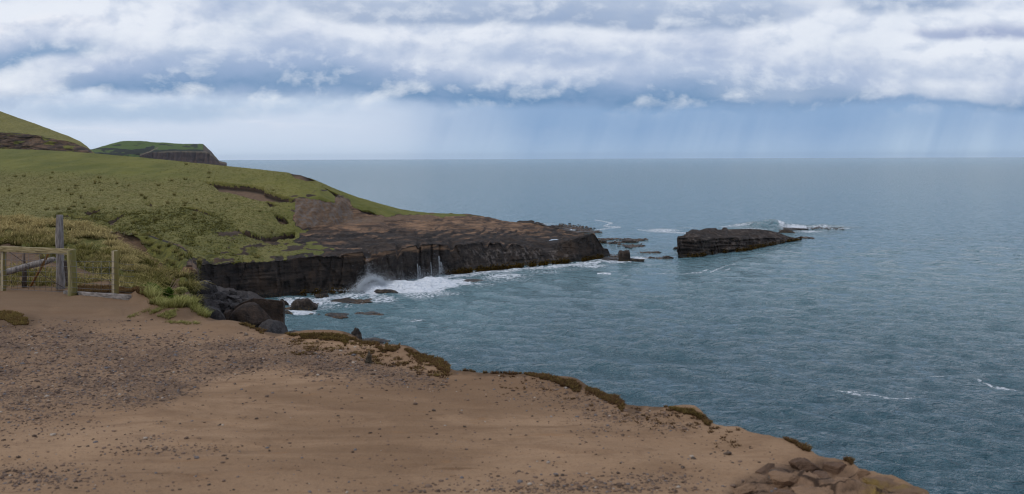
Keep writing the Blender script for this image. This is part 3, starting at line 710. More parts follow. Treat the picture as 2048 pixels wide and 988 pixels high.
# gravel spread, rock corner, turf crumbs
gw = 14 * fbm(PX / 70, PY / 16, .2, 4)
GRAVEL = [(-600, 640), (120, 648), (300, 668), (480, 672), (560, 680), (700, 700), (760, 722), (900, 760), (880, 778), (800, 775), (700, 762), (560, 742), (470, 748), (420, 770), (330, 812), (240, 820), (100, 815), (-600, 830)]
def gravel_w(PX, PY):
    gw = 14 * fbm(PX / 70, PY / 16, .2, 4)
    a = sst(-16, 22, poly_sd(PX, PY, GRAVEL) + gw)
    a = a * (.55 + .45 * sst(-.25, .3, fbm(PX / 110, PY / 26, 3., 3)))
    def blob(cx, cy, rx, ry, s): return s * np.exp(-(((PX - cx) / rx) ** 2 + ((PY - cy) / ry) ** 2) ** 1.2)
    for b in [(1180, 800, 110, 22, .5), (1120, 770, 90, 20, .45), (1250, 830, 100, 18, .55), (1340, 850, 90, 14, .35), (60, 955, 150, 26, .45), (1150, 985, 250, 26, .5), (1300, 960, 100, 16, .45), (60, 800, 130, 60, .6), (330, 900, 130, 10, .3), (300, 880, 60, 8, .3), (1210, 860, 70, 12, .3), (1060, 790, 80, 16, .3), (140, 640, 120, 10, .45), (900, 985, 200, 12, .3)]: a = np.maximum(a, blob(*b) * (1 + gw * .03))
    return np.clip(a, 0, 1)
grv = gravel_w(PX, PY)
rockc = sst(-12, 18, poly_sd(PX, PY, [(1440, 1010), (1470, 962), (1560, 925), (1600, 917), (1700, 927), (1760, 950), (1860, 990), (1990, 1120), (1960, 1300), (1500, 1300)]) + gw)
edged = np.interp((PX - HX) * cr, ex, ey) * 0
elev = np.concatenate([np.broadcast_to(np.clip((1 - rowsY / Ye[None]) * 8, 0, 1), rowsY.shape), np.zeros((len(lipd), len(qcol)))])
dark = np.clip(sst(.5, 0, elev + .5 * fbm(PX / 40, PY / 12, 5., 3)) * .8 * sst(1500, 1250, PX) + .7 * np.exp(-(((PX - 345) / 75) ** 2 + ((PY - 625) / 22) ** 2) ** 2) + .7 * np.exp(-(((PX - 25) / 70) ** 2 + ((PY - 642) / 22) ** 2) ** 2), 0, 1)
far = sst(700, 600, PY)
zone = np.stack([grv, rockc, dark], -1); z2 = np.stack([far, sst(1715, 1760, PX + 2 * gw) * sst(935, 965, PY), np.zeros_like(far)], -1)
m, g = mat('clay_ground')
p = g.pos(); zr, zg, zb = g.rgb('zone'); yr, yg, yb = g.rgb('zone2')
n1 = g.noise(p, .55, 6, .6); n2 = g.noise(p, 7, 5, .65); n3 = g.noise(g.vscale(p, (1, 1.6, 1)), 42, 3, .6); n4 = g.noise(g.vscale(p, (1.0, 2.4, 1)), 1.6, 6, .62, .4)
c = g.mix(g.ss(.3, .7, n1), S(141, 113, 86), S(164, 134, 104))
c = g.mix(g.ss(.5, .72, n4) * .6, c, S(124, 96, 72))
c = g.mix(g.ss(.56, .68, n2) * .30, c, S(104, 78, 56))
c = g.mix(g.ss(.52, .70, n3) * .5, c, S(116, 92, 72))
c = g.mix(yr * .8, c, g.mix(n4, S(90, 71, 52), S(122, 98, 73)))
c = g.mix(g.ss(.50, .66, g.noise(g.vscale(p, (1, 1.5, 1)), .32, 6, .65, .8)) * .55, c, S(112, 86, 62))
c = g.mix(g.ss(.62, .70, g.noise(g.vscale(p, (1.2, 4.5, 1)), 1.1, 6, .7, 1.0)) * .6, c, S(92, 68, 48))
c = g.mix(g.ss(.60, .70, g.noise(g.vscale(p, (1, 2, 1)), 2.3, 6, .7, .6)) * .25, c, S(150, 106, 62))
pebn = g.voro(g.vscale(p, (1, 1, .2)), 34, 'F1', 1)
pebd = g.voro(g.vscale(p, (1, 1, .2)), 34, 'F1', 0)
pr, pg_, pb_ = [E(g, o) for o in (lambda s: (g.put(s.inputs[0], pebn), s)[1])(g.n('ShaderNodeSeparateColor')).outputs]
peb = g.ss(.55, .40, pebd) * g.ss(.45, .55, zr * .75 + (pr - .5) * .7)
pc = g.mix(pg_, S(80, 66, 56), S(126, 108, 94))
c = g.mix(zr * .6, c, g.mix(n2, S(96, 76, 60), S(124, 100, 80)))
c = g.mix(peb * .85, c, pc)
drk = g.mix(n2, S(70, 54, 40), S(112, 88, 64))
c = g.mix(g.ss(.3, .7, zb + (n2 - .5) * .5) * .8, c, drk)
rb = g.noise(p, 9, 6, .65); rb2 = g.noise(p, 2.2, 5, .6)
rk = g.mix(g.ss(.3, .7, rb2), S(92, 74, 60), S(142, 114, 90)); rk = g.mix(g.ss(.45, .7, rb) * .6, rk, S(70, 56, 46)); rk = g.mix(g.ss(.06, .015, g.voro(g.vscale(p + g.noise(p, 6, 3, .5, 0, True) * 0.0 if False else p, (1.0, 2.2, 1)), 2.6, 'DISTANCE_TO_EDGE')) * .8, rk, S(40, 30, 24))
lich = g.ss(.52, .64, g.noise(p, 5, 6, .7)) * yg
rk = g.mix(lich * .85, rk, g.mix(rb, S(120, 98, 40), S(166, 140, 70)))
c = g.mix(zg, c, rk)
hh = n2 * .25 + n3 * .12 + n4 * .35 + peb * .3 + rb * zg * .6
g.out(g.principled(c, .95, .12, g.bump(hh, 1.0, .075)))
R_, C_ = X.shape
me = np_mesh('ground', V, grid_quads(R_, C_), attrs={'zone': zone.reshape(-1, 3), 'zone2': z2.reshape(-1, 3)})
tag(link('ground', me, m), 'bare sandy clifftop with gravel strewn across it', kind='structure')
M_GROUND = m
def on_ground(px, py, it=12):            # point on the clifftop seen at a picture position
    qx, qy = unroll(np.asarray(px, float), np.asarray(py, float)); Y = plane_Y(qy)
    Y = np.minimum(Y, 60)
    for _ in range(it):
        z = ground_z(qx / F * Y, Y); Yn = (CAMZ - z) / qy * F; Y = Y + .6 * (np.clip(Yn, .5, 60) - Y)
    return np.stack([qx / F * Y, Y, ground_z(qx / F * Y, Y)], -1)

# ------------------------------------------------------------------ tussock bank behind the fence
pm = np.concatenate([np.arange(-700, -200, 20.), np.arange(-200, 388, 2.2)])
crest = tab((-700, 432), (-200, 434), (0, 441), (60, 442), (110, 444), (140, 449), (170, 455), (200, 464), (212, 470), (235, 492), (262, 508), (300, 531), (325, 545), (345, 549), (362, 553), (372, 557), (380, 570), (388, 600))
cY = tab((-700, 50), (0, 48), (200, 45), (260, 42), (320, 39), (372, 37), (388, 36.5))
def mid_p(f): return lambda x: crest(x) * (1 - f) + f * ft_(x)
ft_ = tab((-700, 572), (0, 572), (100, 573), (200, 577), (250, 590), (300, 612), (388, 680))
fY = tab((-700, 27), (0, 27), (200, 27), (260, 27.5), (320, 28.5), (388, 29.5))
nodesm = [('p', lambda x: ft_(x) + 40, lambda x: fY(x) - .6), ('p', ft_, fY), ('p', mid_p(.82), lambda x: fY(x) + tab((-700, 6), (0, 6), (160, 5.5), (260, 3), (388, 1.5))(x)),
          ('p', mid_p(.40), lambda x: .42 * fY(x) + .58 * cY(x)), ('p', mid_p(.10), lambda x: .12 * fY(x) + .88 * cY(x)), ('p', crest, cY), ('z', lambda x: P(x, crest(x), cY(x))[:, 2] - 1.6, lambda x: cY(x) + 5), ('z', 4.0, lambda x: cY(x) + 9)]
GM = loft(pm, nodesm, [6, 22, 40, 34, 14, 10, 4], smooth=4)
X, Y, Z = [GM[..., i].copy() for i in range(3)]; MX, MY = to_px(GM)
rr = np.arange(GM.shape[0])[:, None] + 0 * X
Z = Z + (.16 * fbm(X / 1.1, Y / 1.1, 2., 3) + .10 * fbm(X / .45, Y / .45, 3., 2)) * sst(8, 18, rr) * sst(126, 110, rr)
jg = 6 * fbm(MX / 14, MY / 9, 1.1, 4)
pit = sst(-3, 5, poly_sd(MX, MY, [(-40, 496), (20, 488), (50, 500), (78, 503), (86, 520), (80, 545), (40, 548), (22, 552), (-40, 545)]) + jg)
pit2 = sst(-2, 4, poly_sd(MX, MY, [(84, 548), (108, 524), (114, 545), (112, 566), (96, 560)]) + jg)
rockm = sst(-2, 4, poly_sd(MX, MY, [(330, 552), (358, 556), (362, 574), (385, 590), (385, 700), (320, 700), (330, 610), (338, 580)]) + jg)
rock_low = rockm * sst(590, 610, MY)
Y = Y + (pit * 1.1 + pit2 * .9)
soilm = np.clip(pit * .9 + pit2 * .9 + rockm * (1 - rock_low) * .9, 0, 1); gmm = 1 - np.clip(pit + pit2 + rockm, 0, 1)
palem = np.clip(sst(60, 10, MY - crest(MX)) * sst(330, 200, MX) + .15, 0, 1)
zone = np.stack([gmm, soilm, .5 + 0 * X], -1); z2 = np.stack([.5 * palem, .8 * (1 - palem), 0 * X], -1)
BANK = dict(V=np.stack([X, Y, Z], -1), grass=gmm, pale=palem, PX=MX, PY=MY)
me = np_mesh('grass_bank', BANK['V'], grid_quads(*X.shape), attrs={'zone': np.clip(zone, 0, 1).reshape(-1, 3), 'zone2': z2.reshape(-1, 3)})
tag(link('grass_bank', me, M_HILL), 'bank of tussock grass rising behind the wire fence', kind='structure')

# ------------------------------------------------------------------ eroded spur with a soil scar, dropping into the cove
ps = np.concatenate([np.arange(150, 396, 1.6), np.array([396.5, 397.5, 398, 398.2, 398.3])])
cs = tab((150, 458), (205, 463), (240, 465), (270, 469), (300, 473), (330, 482), (350, 489), (366, 500), (378, 511), (386, 521), (393, 530), (399, 545))
sY = lambda x: tab((150, 82), (300, 80), (380, 76), (396, 76), (398.3, 76))(x)
back = tab((150, 0), (396, 0), (398.3, 22))
nodess = [('z', -1., lambda x: sY(x) - 7 + back(x)), ('p', lambda x: np.maximum(tab((150, 620), (398, 640))(x), cs(x) + 3), lambda x: sY(x) - 6 + back(x)), ('p', lambda x: np.maximum(tab((150, 560), (330, 560), (370, 530), (384, 530), (399, 548))(x), cs(x) + 1.5), lambda x: sY(x) - 4.5 + back(x)), ('p', cs, lambda x: sY(x) + back(x)), ('z', lambda x: P(x, cs(x), sY(x))[:, 2] - 1.5, lambda x: sY(x) + 7 + back(x)), ('z', -1., lambda x: sY(x) + 12 + back(x))]
GS = loft(ps, nodess, [10, 50, 50, 8, 8], smooth=3, hard=(2,))
X, Y, Z = [GS[..., i].copy() for i in range(3)]; SXp, SYp = to_px(GS); rs = np.arange(GS.shape[0])[:, None] + 0 * X
jg = 5 * fbm(SXp / 12, SYp / 9, 3.1, 4)
sc1 = sst(-2, 3, poly_sd(SXp, SYp, [(210, 464), (240, 467), (266, 472), (286, 490), (300, 512), (322, 530), (330, 548), (300, 540), (262, 510), (232, 492), (205, 475)]) + jg)
sc2 = sst(-1, 2, poly_sd(SXp, SYp, [(275, 470), (310, 474), (340, 483), (366, 497), (380, 511), (366, 503), (340, 489), (310, 479)]) + jg * .3)
rockS = np.clip(sst(-3, 5, poly_sd(SXp, SYp, [(366, 534), (378, 518), (386, 519), (400, 535), (420, 700), (340, 700), (352, 560)]) + jg), 0, 1)
Y = Y + sc1 * 1.2 * 1 + sc2 * .8
Y = Y - rockS * (1.0 * fbm(SXp / 9, Z / 4, 3., 4) + .5 * np.abs(fbm(SXp / 5, Z / 14, 8., 3)))
Z = Z + (1 - rockS) * .35 * fbm(X / 2.2, Y / 2.2, 2., 3) * sst(10, 20, rs)
gS = 1 - np.clip(sc1 + sc2 + rockS, 0, 1)
zone = np.stack([gS, np.clip(sc1 + sc2 * .6, 0, 1), rockS * .8 * sst(590, 520, SYp + jg)], -1); z2 = np.stack([.1 * gS, .95 * gS, 0 * X], -1)
SPUR = dict(V=np.stack([X, Y, Z], -1), grass=gS, pale=.2 + 0 * gS, PX=SXp, PY=SYp)
me = np_mesh('eroded_spur', SPUR['V'], grid_quads(*X.shape)[:, ::-1], attrs={'zone': zone.reshape(-1, 3), 'zone2': z2.reshape(-1, 3)})
tag(link('eroded_spur', me, M_HILL), 'grassy spur with a brown soil slip above the cove', kind='structure')
# ------------------------------------------------------------------ grasses
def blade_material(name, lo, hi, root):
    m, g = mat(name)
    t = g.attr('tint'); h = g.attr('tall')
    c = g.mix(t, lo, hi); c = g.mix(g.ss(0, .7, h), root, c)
    d_ = g.n('ShaderNodeBsdfDiffuse'); g.put(d_.inputs[0], c)
    tr = g.n('ShaderNodeBsdfTranslucent'); g.put(tr.inputs[0], c)
    mx = g.n('ShaderNodeMixShader'); mx.inputs[0].default_value = .28
    g.nt.links.new(d_.outputs[0], mx.inputs[1]); g.nt.links.new(tr.outputs[0], mx.inputs[2]); g.out(E(g, mx.outputs[0]))
    return m

def sample_grid(V, w, n, rng):
    A = V[1:, 1:] - V[:-1, :-1]; B = V[1:, :-1] - V[:-1, 1:]
    area = .5 * np.linalg.norm(np.cross(A, B), axis=-1) * w[:-1, :-1]
    pr = area.ravel() / area.sum()
    k = rng.choice(len(pr), n, p=pr); i, j = np.divmod(k, V.shape[1] - 1)
    u = rng.random((n, 1)); v = rng.random((n, 1))
    p = V[i, j] * (1 - u) * (1 - v) + V[i, j + 1] * u * (1 - v) + V[i + 1, j] * (1 - u) * v + V[i + 1, j + 1] * u * v
    return p, i, j

def tufts(pos, size, nb, spread, width, tint, rng, lean=(0, 0), droop=.35):
    """every tuft is nb bent blades; returns verts, quads, tris, tint, tall"""
    n = len(pos); N = n * nb
    base = np.repeat(pos, nb, 0); s = np.repeat(size, nb) * (.6 + .6 * rng.random(N))
    a = rng.random(N) * 2 * np.pi; out = rng.random(N) ** .7
    dirx, diry = np.cos(a), np.sin(a)
    rad = (np.repeat(size, nb) * spread * .45) * out
    root = base + np.stack([dirx * rad, diry * rad, 0 * rad - .02 * s], -1)
    tilt = spread * out * .9
    dx_ = dirx * tilt + lean[0] + .15 * rng.normal(size=N); dy_ = diry * tilt + lean[1] + .15 * rng.normal(size=N)
    mid = root + np.stack([dx_ * s * .4, dy_ * s * .4, s * .6], -1)
    tip = root + np.stack([dx_ * s * 1.1, dy_ * s * 1.1, s * (1.0 - droop * np.minimum(1, tilt))], -1)
    wv = np.stack([-diry, dirx, 0 * dirx], -1); r_ = rng.random(N) * 6.28; wv = np.stack([np.cos(r_), np.sin(r_), 0 * r_], -1)
    wd = (width * s)[:, None]
    V = np.stack([root - wv * wd, root + wv * wd, mid - wv * wd * .75, mid + wv * wd * .75, tip], 1).reshape(-1, 3)
    o = np.arange(N)[:, None] * 5
    Q = o + np.array([0, 1, 3, 2]); T = o + np.array([2, 3, 4])
    tt = np.clip(np.repeat(tint, nb) + .18 * rng.normal(size=N), 0, 1)
    return V, Q, T, np.repeat(tt, 5), np.tile([0, 0, .6, .6, 1.], N)

def grass_object(name, label, parts, m):
    Vs = []; Qs = []; Ts = []; a = []; b = []; off = 0
    for V, Q, T, t, h in parts:
        Vs.append(V); Qs.append(Q + off); Ts.append(T + off); a.append(t); b.append(h); off += len(V)
    me = np_mesh(name, np.concatenate(Vs), np.concatenate(Qs), np.concatenate(Ts), attrs={'tint': np.concatenate(a), 'tall': np.concatenate(b)}, smooth=False)
    return tag(link(name, me, m), label, kind='stuff')

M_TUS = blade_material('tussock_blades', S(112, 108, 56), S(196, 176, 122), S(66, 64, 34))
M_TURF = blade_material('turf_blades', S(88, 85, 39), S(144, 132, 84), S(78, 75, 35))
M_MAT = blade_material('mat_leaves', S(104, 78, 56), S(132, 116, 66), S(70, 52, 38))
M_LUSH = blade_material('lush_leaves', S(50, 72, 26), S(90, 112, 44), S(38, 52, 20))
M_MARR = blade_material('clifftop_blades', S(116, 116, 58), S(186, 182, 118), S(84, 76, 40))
rg = np.random.default_rng(5)

# tussocks on the bank
w = BANK['grass'] ** 2 * (sst(-120, -40, BANK['PX']) * .8 + .2)
p, i, j = sample_grid(BANK['V'], w, 1700, rg)
pl = BANK['pale'][i, j]; cl_ = fbm(p[:, 0] / 2.2, p[:, 1] / 2.2, .3, 3)
tint = np.clip(.10 + 1.0 * pl + .5 * cl_ + .16 * rg.normal(size=len(p)), 0, 1)
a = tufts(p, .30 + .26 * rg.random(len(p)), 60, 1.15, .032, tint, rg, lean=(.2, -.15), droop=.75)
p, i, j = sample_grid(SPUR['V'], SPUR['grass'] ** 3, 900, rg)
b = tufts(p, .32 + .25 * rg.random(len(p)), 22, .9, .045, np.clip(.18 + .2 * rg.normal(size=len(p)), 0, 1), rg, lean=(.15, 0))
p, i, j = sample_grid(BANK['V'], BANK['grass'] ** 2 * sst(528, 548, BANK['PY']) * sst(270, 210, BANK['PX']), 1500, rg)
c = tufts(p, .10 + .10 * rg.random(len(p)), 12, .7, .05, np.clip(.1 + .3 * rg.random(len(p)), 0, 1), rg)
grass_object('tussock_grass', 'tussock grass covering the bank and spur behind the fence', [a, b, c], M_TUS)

# short rough turf over the headland
V = HEAD['V']; vis = (HEAD['row'] >= HEAD['segs'][0]) & (HEAD['row'] <= sum(HEAD['segs'][:4])) & (HEAD['PX'] > -120)
p, i, j = sample_grid(V, (HEAD['grass'] ** 2) * vis * (.02 + .8 * HEAD['pale'] + .7 * HEAD['lush']) * sst(560, 440, HEAD['PY']), 30000, rg)
clump = fbm(p[:, 0] / 3, p[:, 1] / 3, 1.3, 3); patch = fbm(p[:, 0] / 14, p[:, 1] / 14, 4.3, 3)
tint = np.clip(.30 + .45 * HEAD['pale'][i, j] * (.3 + 1.3 * np.maximum(clump, 0)) - .5 * HEAD['lush'][i, j] + .4 * patch + .12 * rg.normal(size=len(p)), 0, 1)
size = .09 + .14 * rg.random(len(p)) + .16 * HEAD['lush'][i, j]
a = tufts(p, size * .85, 5, 1.0, .10, tint, rg, lean=(.25, 0))
big = rg.choice(len(p), 90); big = big[(HEAD['pale'][i, j][big] > .4)]
b = tufts(p[big], .5 + .35 * rg.random(len(big)), 22, 1.0, .06, .75 + .2 * rg.random(len(big)), rg)
grass_object('turf_grass', 'rough short turf growing over the headland', [a, b], M_TURF)

# low mats and crusts of plants along the clifftop edge
edge_spans = [(268, 330, 9, 260, 'm'), (470, 530, 5, 120, 'm'), (570, 700, 15, 800, 'm'), (690, 800, 14, 460, 'm'), (810, 900, 22, 900, 'm'), (920, 1040, 3, 90, 'm'), (1045, 1165, 18, 1000, 'm'), (1165, 1250, 20, 900, 'm'), (1330, 1424, 14, 650, 'm'), (1570, 1620, 10, 240, 'm'), (1688, 1704, 8, 60, 'm')]
pe = [e[0] for e in EDGE]; pq = [e[1] for e in EDGE]
pos = []; siz = []; tn = []
for x0, x1, dep, n, _ in edge_spans:
    u = x0 + (x1 - x0) * rg.random(n); env = np.clip((u - x0) / (x1 - x0), .02, 1) ** .6 * sst(1.0, .93, (u - x0) / (x1 - x0))
    dpt = dep * env * rg.random(n) ** 1.3 * (1 + .7 * fbm(u / 18, .3, .3, 3)); dpt = np.maximum(dpt, .2)
    yv = np.interp(u, pe, pq) + dpt
    kp = fbm(u / 13, yv / 8, 6.6, 3) + .35 * env > .02; u, yv, env = u[kp], yv[kp], env[kp]; n = len(u)
    pos.append(on_ground(u, yv)); d_ = pos[-1][:, 1]
    siz.append((.012 + .026 * rg.random(n) * (.35 + .65 * env)) * np.clip(d_ / 9, .75, 2.2) * (1 + .6 * fbm(u / 9, .1, 4., 2))); tn.append(np.clip(.25 + .5 * fbm(u / 14, yv / 6, 2.2, 3) + .25 * (u < 700) + .35 * (np.abs(u - 1370) < 30) + .12 * rg.normal(size=n), 0, 1))
pos = np.concatenate(pos); siz = np.concatenate(siz); tn = np.concatenate(tn)
a = tufts(pos, siz, 9, 1.1, .16, tn, rg, droop=.2)
# crumbs of plants in from the edge
u = 1000 + 480 * rg.random(900); v_ = np.interp(u, pe, pq) + 6 + 40 * rg.random(900) ** 1.6
k = fbm(u / 30, v_ / 9, 7., 3) > .12; q = on_ground(u[k], v_[k])
b = tufts(q, .009 + .009 * rg.random(len(q)), 7, 1.8, .25, .2 * rg.random(len(q)), rg, droop=.2)
u = 570 + 330 * rg.random(1100); v_ = np.interp(u, pe, pq) + 8 + 34 * rg.random(1100) ** 1.3
k = fbm(u / 34, v_ / 9, 3., 3) > .02; q = on_ground(u[k], v_[k])
c = tufts(q, .016 + .014 * rg.random(len(q)), 8, 1.8, .2, np.clip(.3 + .3 * rg.normal(size=len(q)), 0, 1), rg, droop=.2)
# mossy hummock at the far left, root-bound earth by the grass
u = 74 * rg.random(1500) - 20; v_ = 620 + 36 * rg.random(1500)
k = (poly_sd(u, v_, [(-30, 624), (20, 622), (48, 631), (40, 634), (75, 642), (62, 650), (30, 652), (8, 640), (-30, 644)]) > 0); q = on_ground(u[k], v_[k])
d_ = tufts(q, .022 + .03 * rg.random(len(q)), 7, 1.1, .14, np.clip(.6 + .4 * fbm(u[k] / 12, v_[k] / 6, 1., 2) + .2 * rg.normal(size=len(q)), 0, 1), rg)
# dead bracken-coloured litter below the right hand fence post
u = 150 + 150 * rg.random(1300); v_ = 576 + 12 * rg.random(1300)
k = np.abs(u - 235) > 4; q = on_ground(u[k], np.maximum(v_[k], np.interp(u[k], pe, pq) + .5)); q[:, 2] += .03
e_ = tufts(q, .06 + .06 * rg.random(len(q)), 6, 1.3, .08, .1 + .2 * rg.random(len(q)), rg, droop=.5)
grass_object('ground_cover', 'brown and green mats of low plants along the clifftop edge', [a, b, c, d_, e_], M_MAT)

# blond grass hanging over the edge beside the gravel
pos = []; siz = []
for (x0, y0, x1, y1, n, s) in [(296, 588, 306, 600, 60, .22), (305, 607, 326, 609, 70, .14), (322, 612, 345, 615, 60, .13), (350, 614, 386, 613, 120, .18), (384, 616, 412, 634, 80, .12), (300, 628, 330, 616, 60, .06), (318, 634, 352, 622, 60, .06), (330, 638, 350, 631, 50, .06), (335, 645, 400, 648, 90, .045), (255, 636, 300, 620, 50, .045)]:
    t = rg.random(n); u = x0 + (x1 - x0) * t + 2.5 * rg.normal(size=n); v_ = y0 + (y1 - y0) * t + 1.4 * rg.normal(size=n)
    v_ = np.maximum(v_, np.interp(u, pe, pq) + .8); pos.append(on_ground(u, v_)); siz.append(s * (.7 + .6 * rg.random(n)))
pos = np.concatenate(pos); siz = np.concatenate(siz)
a = tufts(pos, siz, 14, .8, .032, np.clip(.5 + .3 * rg.normal(size=len(pos)), 0, 1), rg, lean=(.35, -.1))
grass_object('clifftop_grass', 'blond wind-bent grass along the lip of the clifftop', [a], M_MARR)

# leafy green bushes in the gully: each a plant of its own
def bush(cx, cy, Y, r, h, n, label, m=M_LUSH):
    c = P(cx, cy, Y)
    e = bpy.data.objects.new('bush', None); COL.objects.link(e); e.location = c
    tag(e, label, 'bush')
    k = rg.normal(size=(n, 3)); k /= np.linalg.norm(k, axis=1)[:, None]
    rad = (.55 + .5 * rg.random(n)) * (1 + .35 * fbm(k[:, 0] * 2, k[:, 1] * 2, k[:, 2] * 2 + cx, 3))
    pt = k * rad[:, None] * np.array([r, r, h * .55]) + np.array([0, 0, h * .5])
    V, Q, T, t, tl = tufts(pt, np.full(n, .075), 5, 1.4, .2, np.clip(.5 + .5 * k[:, 2] * .5 + .2 * rg.normal(size=n), 0, 1), rg, droop=.6)
    link('foliage', np_mesh('bush_foliage', V, Q, T, attrs={'tint': t, 'tall': np.clip(tl + .3, 0, 1)}, smooth=False), m, e)
    pths = [([(0, 0, -.3), (math.cos(b_) * r * .3, math.sin(b_) * r * .3, h * .45), (math.cos(b_) * r * .6, math.sin(b_) * r * .6, h * .85)], [.05, .03, .01]) for b_ in np.arange(5) * 1.3]
    V, Q, T = tubes(pths, 6); link('stem', np_mesh('bush_stem', V, Q, T), M_BARK, e)
M_BARK, g = mat('bush_bark'); g.out(g.principled(S(70, 56, 44), .95, .1))
bush(302, 600, 28.2, .25, .46, 900, 'largest green leafy bush in the grass past the end of the plank')
bush(272, 581, 28.0, .2, .13, 240, 'small bright green bush at the foot of the bank beside the last fence post')
bush(346, 609, 29.6, .16, .26, 300, 'low dark green bush on the soil bank above the cove')
bush(336, 594, 30.0, .13, .26, 260, 'small dark green shrub on the brink of the bank')
bush(362, 588, 34.0, .19, .22, 340, 'pale olive rounded shrub overhanging the brink of the bank', M_MARR)
# ------------------------------------------------------------------ rocks
def stone_material(name, c0, c1, c2, scale=1.0, weed=False, streak=0.0, layered=False):
    m, g = mat(name)
    p = g.pos(); x, y, z = g.xyz(p); rnd = g.rand()
    n = g.noise(p, 1.3 * scale, 7, .65); n2 = g.noise(p, 6 * scale, 4, .6)
    bed = g.noise(g.vscale(p, (.15 * scale, .15 * scale, 2.3 * scale)), 1.0, 7, .68, .3)
    k = g.fmix(.6, n, bed) if layered else n
    c = g.mix(g.ss(.32, .68, k), c0, c1); c = g.mix(g.ss(.52, .7, n2) * .5, c, c2)
    c = g.mix(rnd * .25, c, c0)
    if streak:
        c = g.mix(g.ss(.52, .66, g.noise(g.vscale(p, (1, 1, .3)), 1.1, 5, .65)) * streak, c, S(120, 108, 98))
    rough = .85
    if weed:
        t = g.ss(.9, .2, z + (n - .5) * 1.4)
        c = g.mix(t * .9, c, g.mix(g.ss(.55, .64, g.noise(p, 5.5, 3, .6)), S(24, 21, 18), S(112, 88, 30)))
        rough = g.fmix(t, .85, .4)
    h = (bed * .6 + n * .25 + n2 * .15) if layered else n * .6 + n2 * .4
    g.out(g.principled(c, rough, .25, g.bump(h, .9, .35 / scale)))
    return m
M_BASALT = stone_material('basalt', S(44, 41, 40), S(86, 80, 77), S(108, 102, 98))
M_BROWNROCK = stone_material('brown_basalt', S(44, 36, 31), S(84, 68, 56), S(60, 54, 50))
M_REEF = stone_material('reef_rock', S(26, 23, 21), S(68, 56, 46), S(38, 33, 30), 1.0, True, .5, True)
M_STONE = stone_material('ground_stone', S(64, 54, 46), S(112, 96, 82), S(140, 130, 122), 8)
M_PEB = stone_material('pebble', S(84, 72, 62), S(138, 124, 112), S(64, 54, 47), 14)

def rock_verts(sub, seed, rough=.35, flat=0., planes=7, freq=1.2):
    V, T = ICO[sub]; r = np.random.default_rng(seed); V = V.copy()
    if planes < 0: V = V / (np.abs(V) ** 5).sum(1, keepdims=True) ** .2
    for _ in range(planes if planes > 0 else -planes - 1):                    # broken, flat-faced stones
        n = r.normal(size=3); n /= np.linalg.norm(n); d = .45 + .4 * r.random()
        s = V @ n; over = np.maximum(s - d, 0); V = V - over[:, None] * n * .92
    V = V * (1 + rough * fbm(V[:, 0] * freq + seed, V[:, 1] * freq, V[:, 2] * freq, 4))[:, None]
    return V, T
def rock(name, cat, label, loc, size, m, seed, sub=3, rot=(0, 0, 0), group=None, rough=.3, planes=7, freq=1.2, smooth=True):
    V, T = rock_verts(sub, seed, rough, planes=planes, freq=freq)
    me = np_mesh(name, V * np.array(size), tris=T, smooth=smooth)
    if sub > 2: me.set_sharp_from_angle(angle=math.radians(26))
    o = link(name, me, m); o.location = loc; o.rotation_euler = rot
    return tag(o, label, cat, group)

# the islet: tilted slab of dark bedded rock
pi_ = np.concatenate([np.array([1355.5, 1356]), np.arange(1357, 1606, 1.0), np.array([1606.5])])
iA = lambda x: sea_Y(x, tab((1355, 516.5), (1400, 514), (1440, 507), (1480, 504), (1530, 494), (1570, 486), (1607, 479))(x))
iD = tab((1355, 500), (1356, 476), (1358, 472.5), (1367, 471), (1371, 470), (1372, 464), (1376, 463.5), (1384, 458.5), (1394, 459), (1398, 460.5), (1412, 456.5), (1420, 456), (1432, 456.5), (1436, 459), (1443, 459), (1447, 454.5), (1453, 455), (1456, 458.5), (1480, 458), (1500, 457.5), (1518, 458.5), (1540, 461), (1556, 465), (1575, 472.5), (1590, 475.5), (1600, 477.2), (1606.5, 478.8))
iDY = lambda x: iA(x) + tab((1355, 1), (1358, 3), (1372, 10), (1450, 12), (1540, 12), (1606.5, .8))(x)
iB = lambda x: np.maximum(tab((1355, 501), (1358, 474), (1372, 474), (1420, 474), (1480, 474), (1530, 475), (1570, 477), (1606.5, 479))(x), iD(x) + .2)
iBY = lambda x: iA(x) + tab((1355, .6), (1358, 1.6), (1400, 2.0), (1500, 4), (1606.5, .4))(x)
GI = loft(pi_, [('z', -.8, iA), ('p', iB, iBY), ('p', iD, iDY), ('z', lambda x: np.maximum(P(x, iD(x), iDY(x))[:, 2] - 2.2, -.5), lambda x: iDY(x) + 3), ('z', -1., lambda x: iDY(x) + 6)], [46, 30, 8, 6], smooth=2, hard=(2,))
X, Y, Z = [GI[..., i].copy() for i in range(3)]; ri = np.arange(GI.shape[0])[:, None] + 0 * X; Ix, Iy = to_px(GI)
ends = sst(1606, 1580, Ix)
zt = Z + .10 * (X - X.mean()) * .6
led = fbm(X / 9, zt * 1.5, 3., 3); cf = sst(46, 40, ri) * sst(-.4, .6, Z) * ends
Y = Y - cf * (1.2 * np.floor(led * 7) / 7 + 1.5 * fbm(X / 3.2, Z / 2.6, 6., 4) + .5 * sst(.09, 0, np.abs(fbm(X / 2.4, Z / 8, 1., 2))))
tp = sst(44, 50, ri) * sst(76, 72, ri) * ends
Z = Z + tp * (.60 * np.floor(fbm(X / 5, Y / 3, 5., 4) * 6) / 6 + .2 * fbm(X / 1.2, Y / 1.2, 2., 3))
lf = sst(1372, 1356, Ix) * ends
X = X + lf * (.35 * np.floor(fbm(zt * 1.4, Y / 6, 1.2, 3) * 5) / 5 * 1.6)
me = np_mesh('rock_islet', np.stack([X, Y, Z], -1), grid_quads(*X.shape)[:, ::-1])
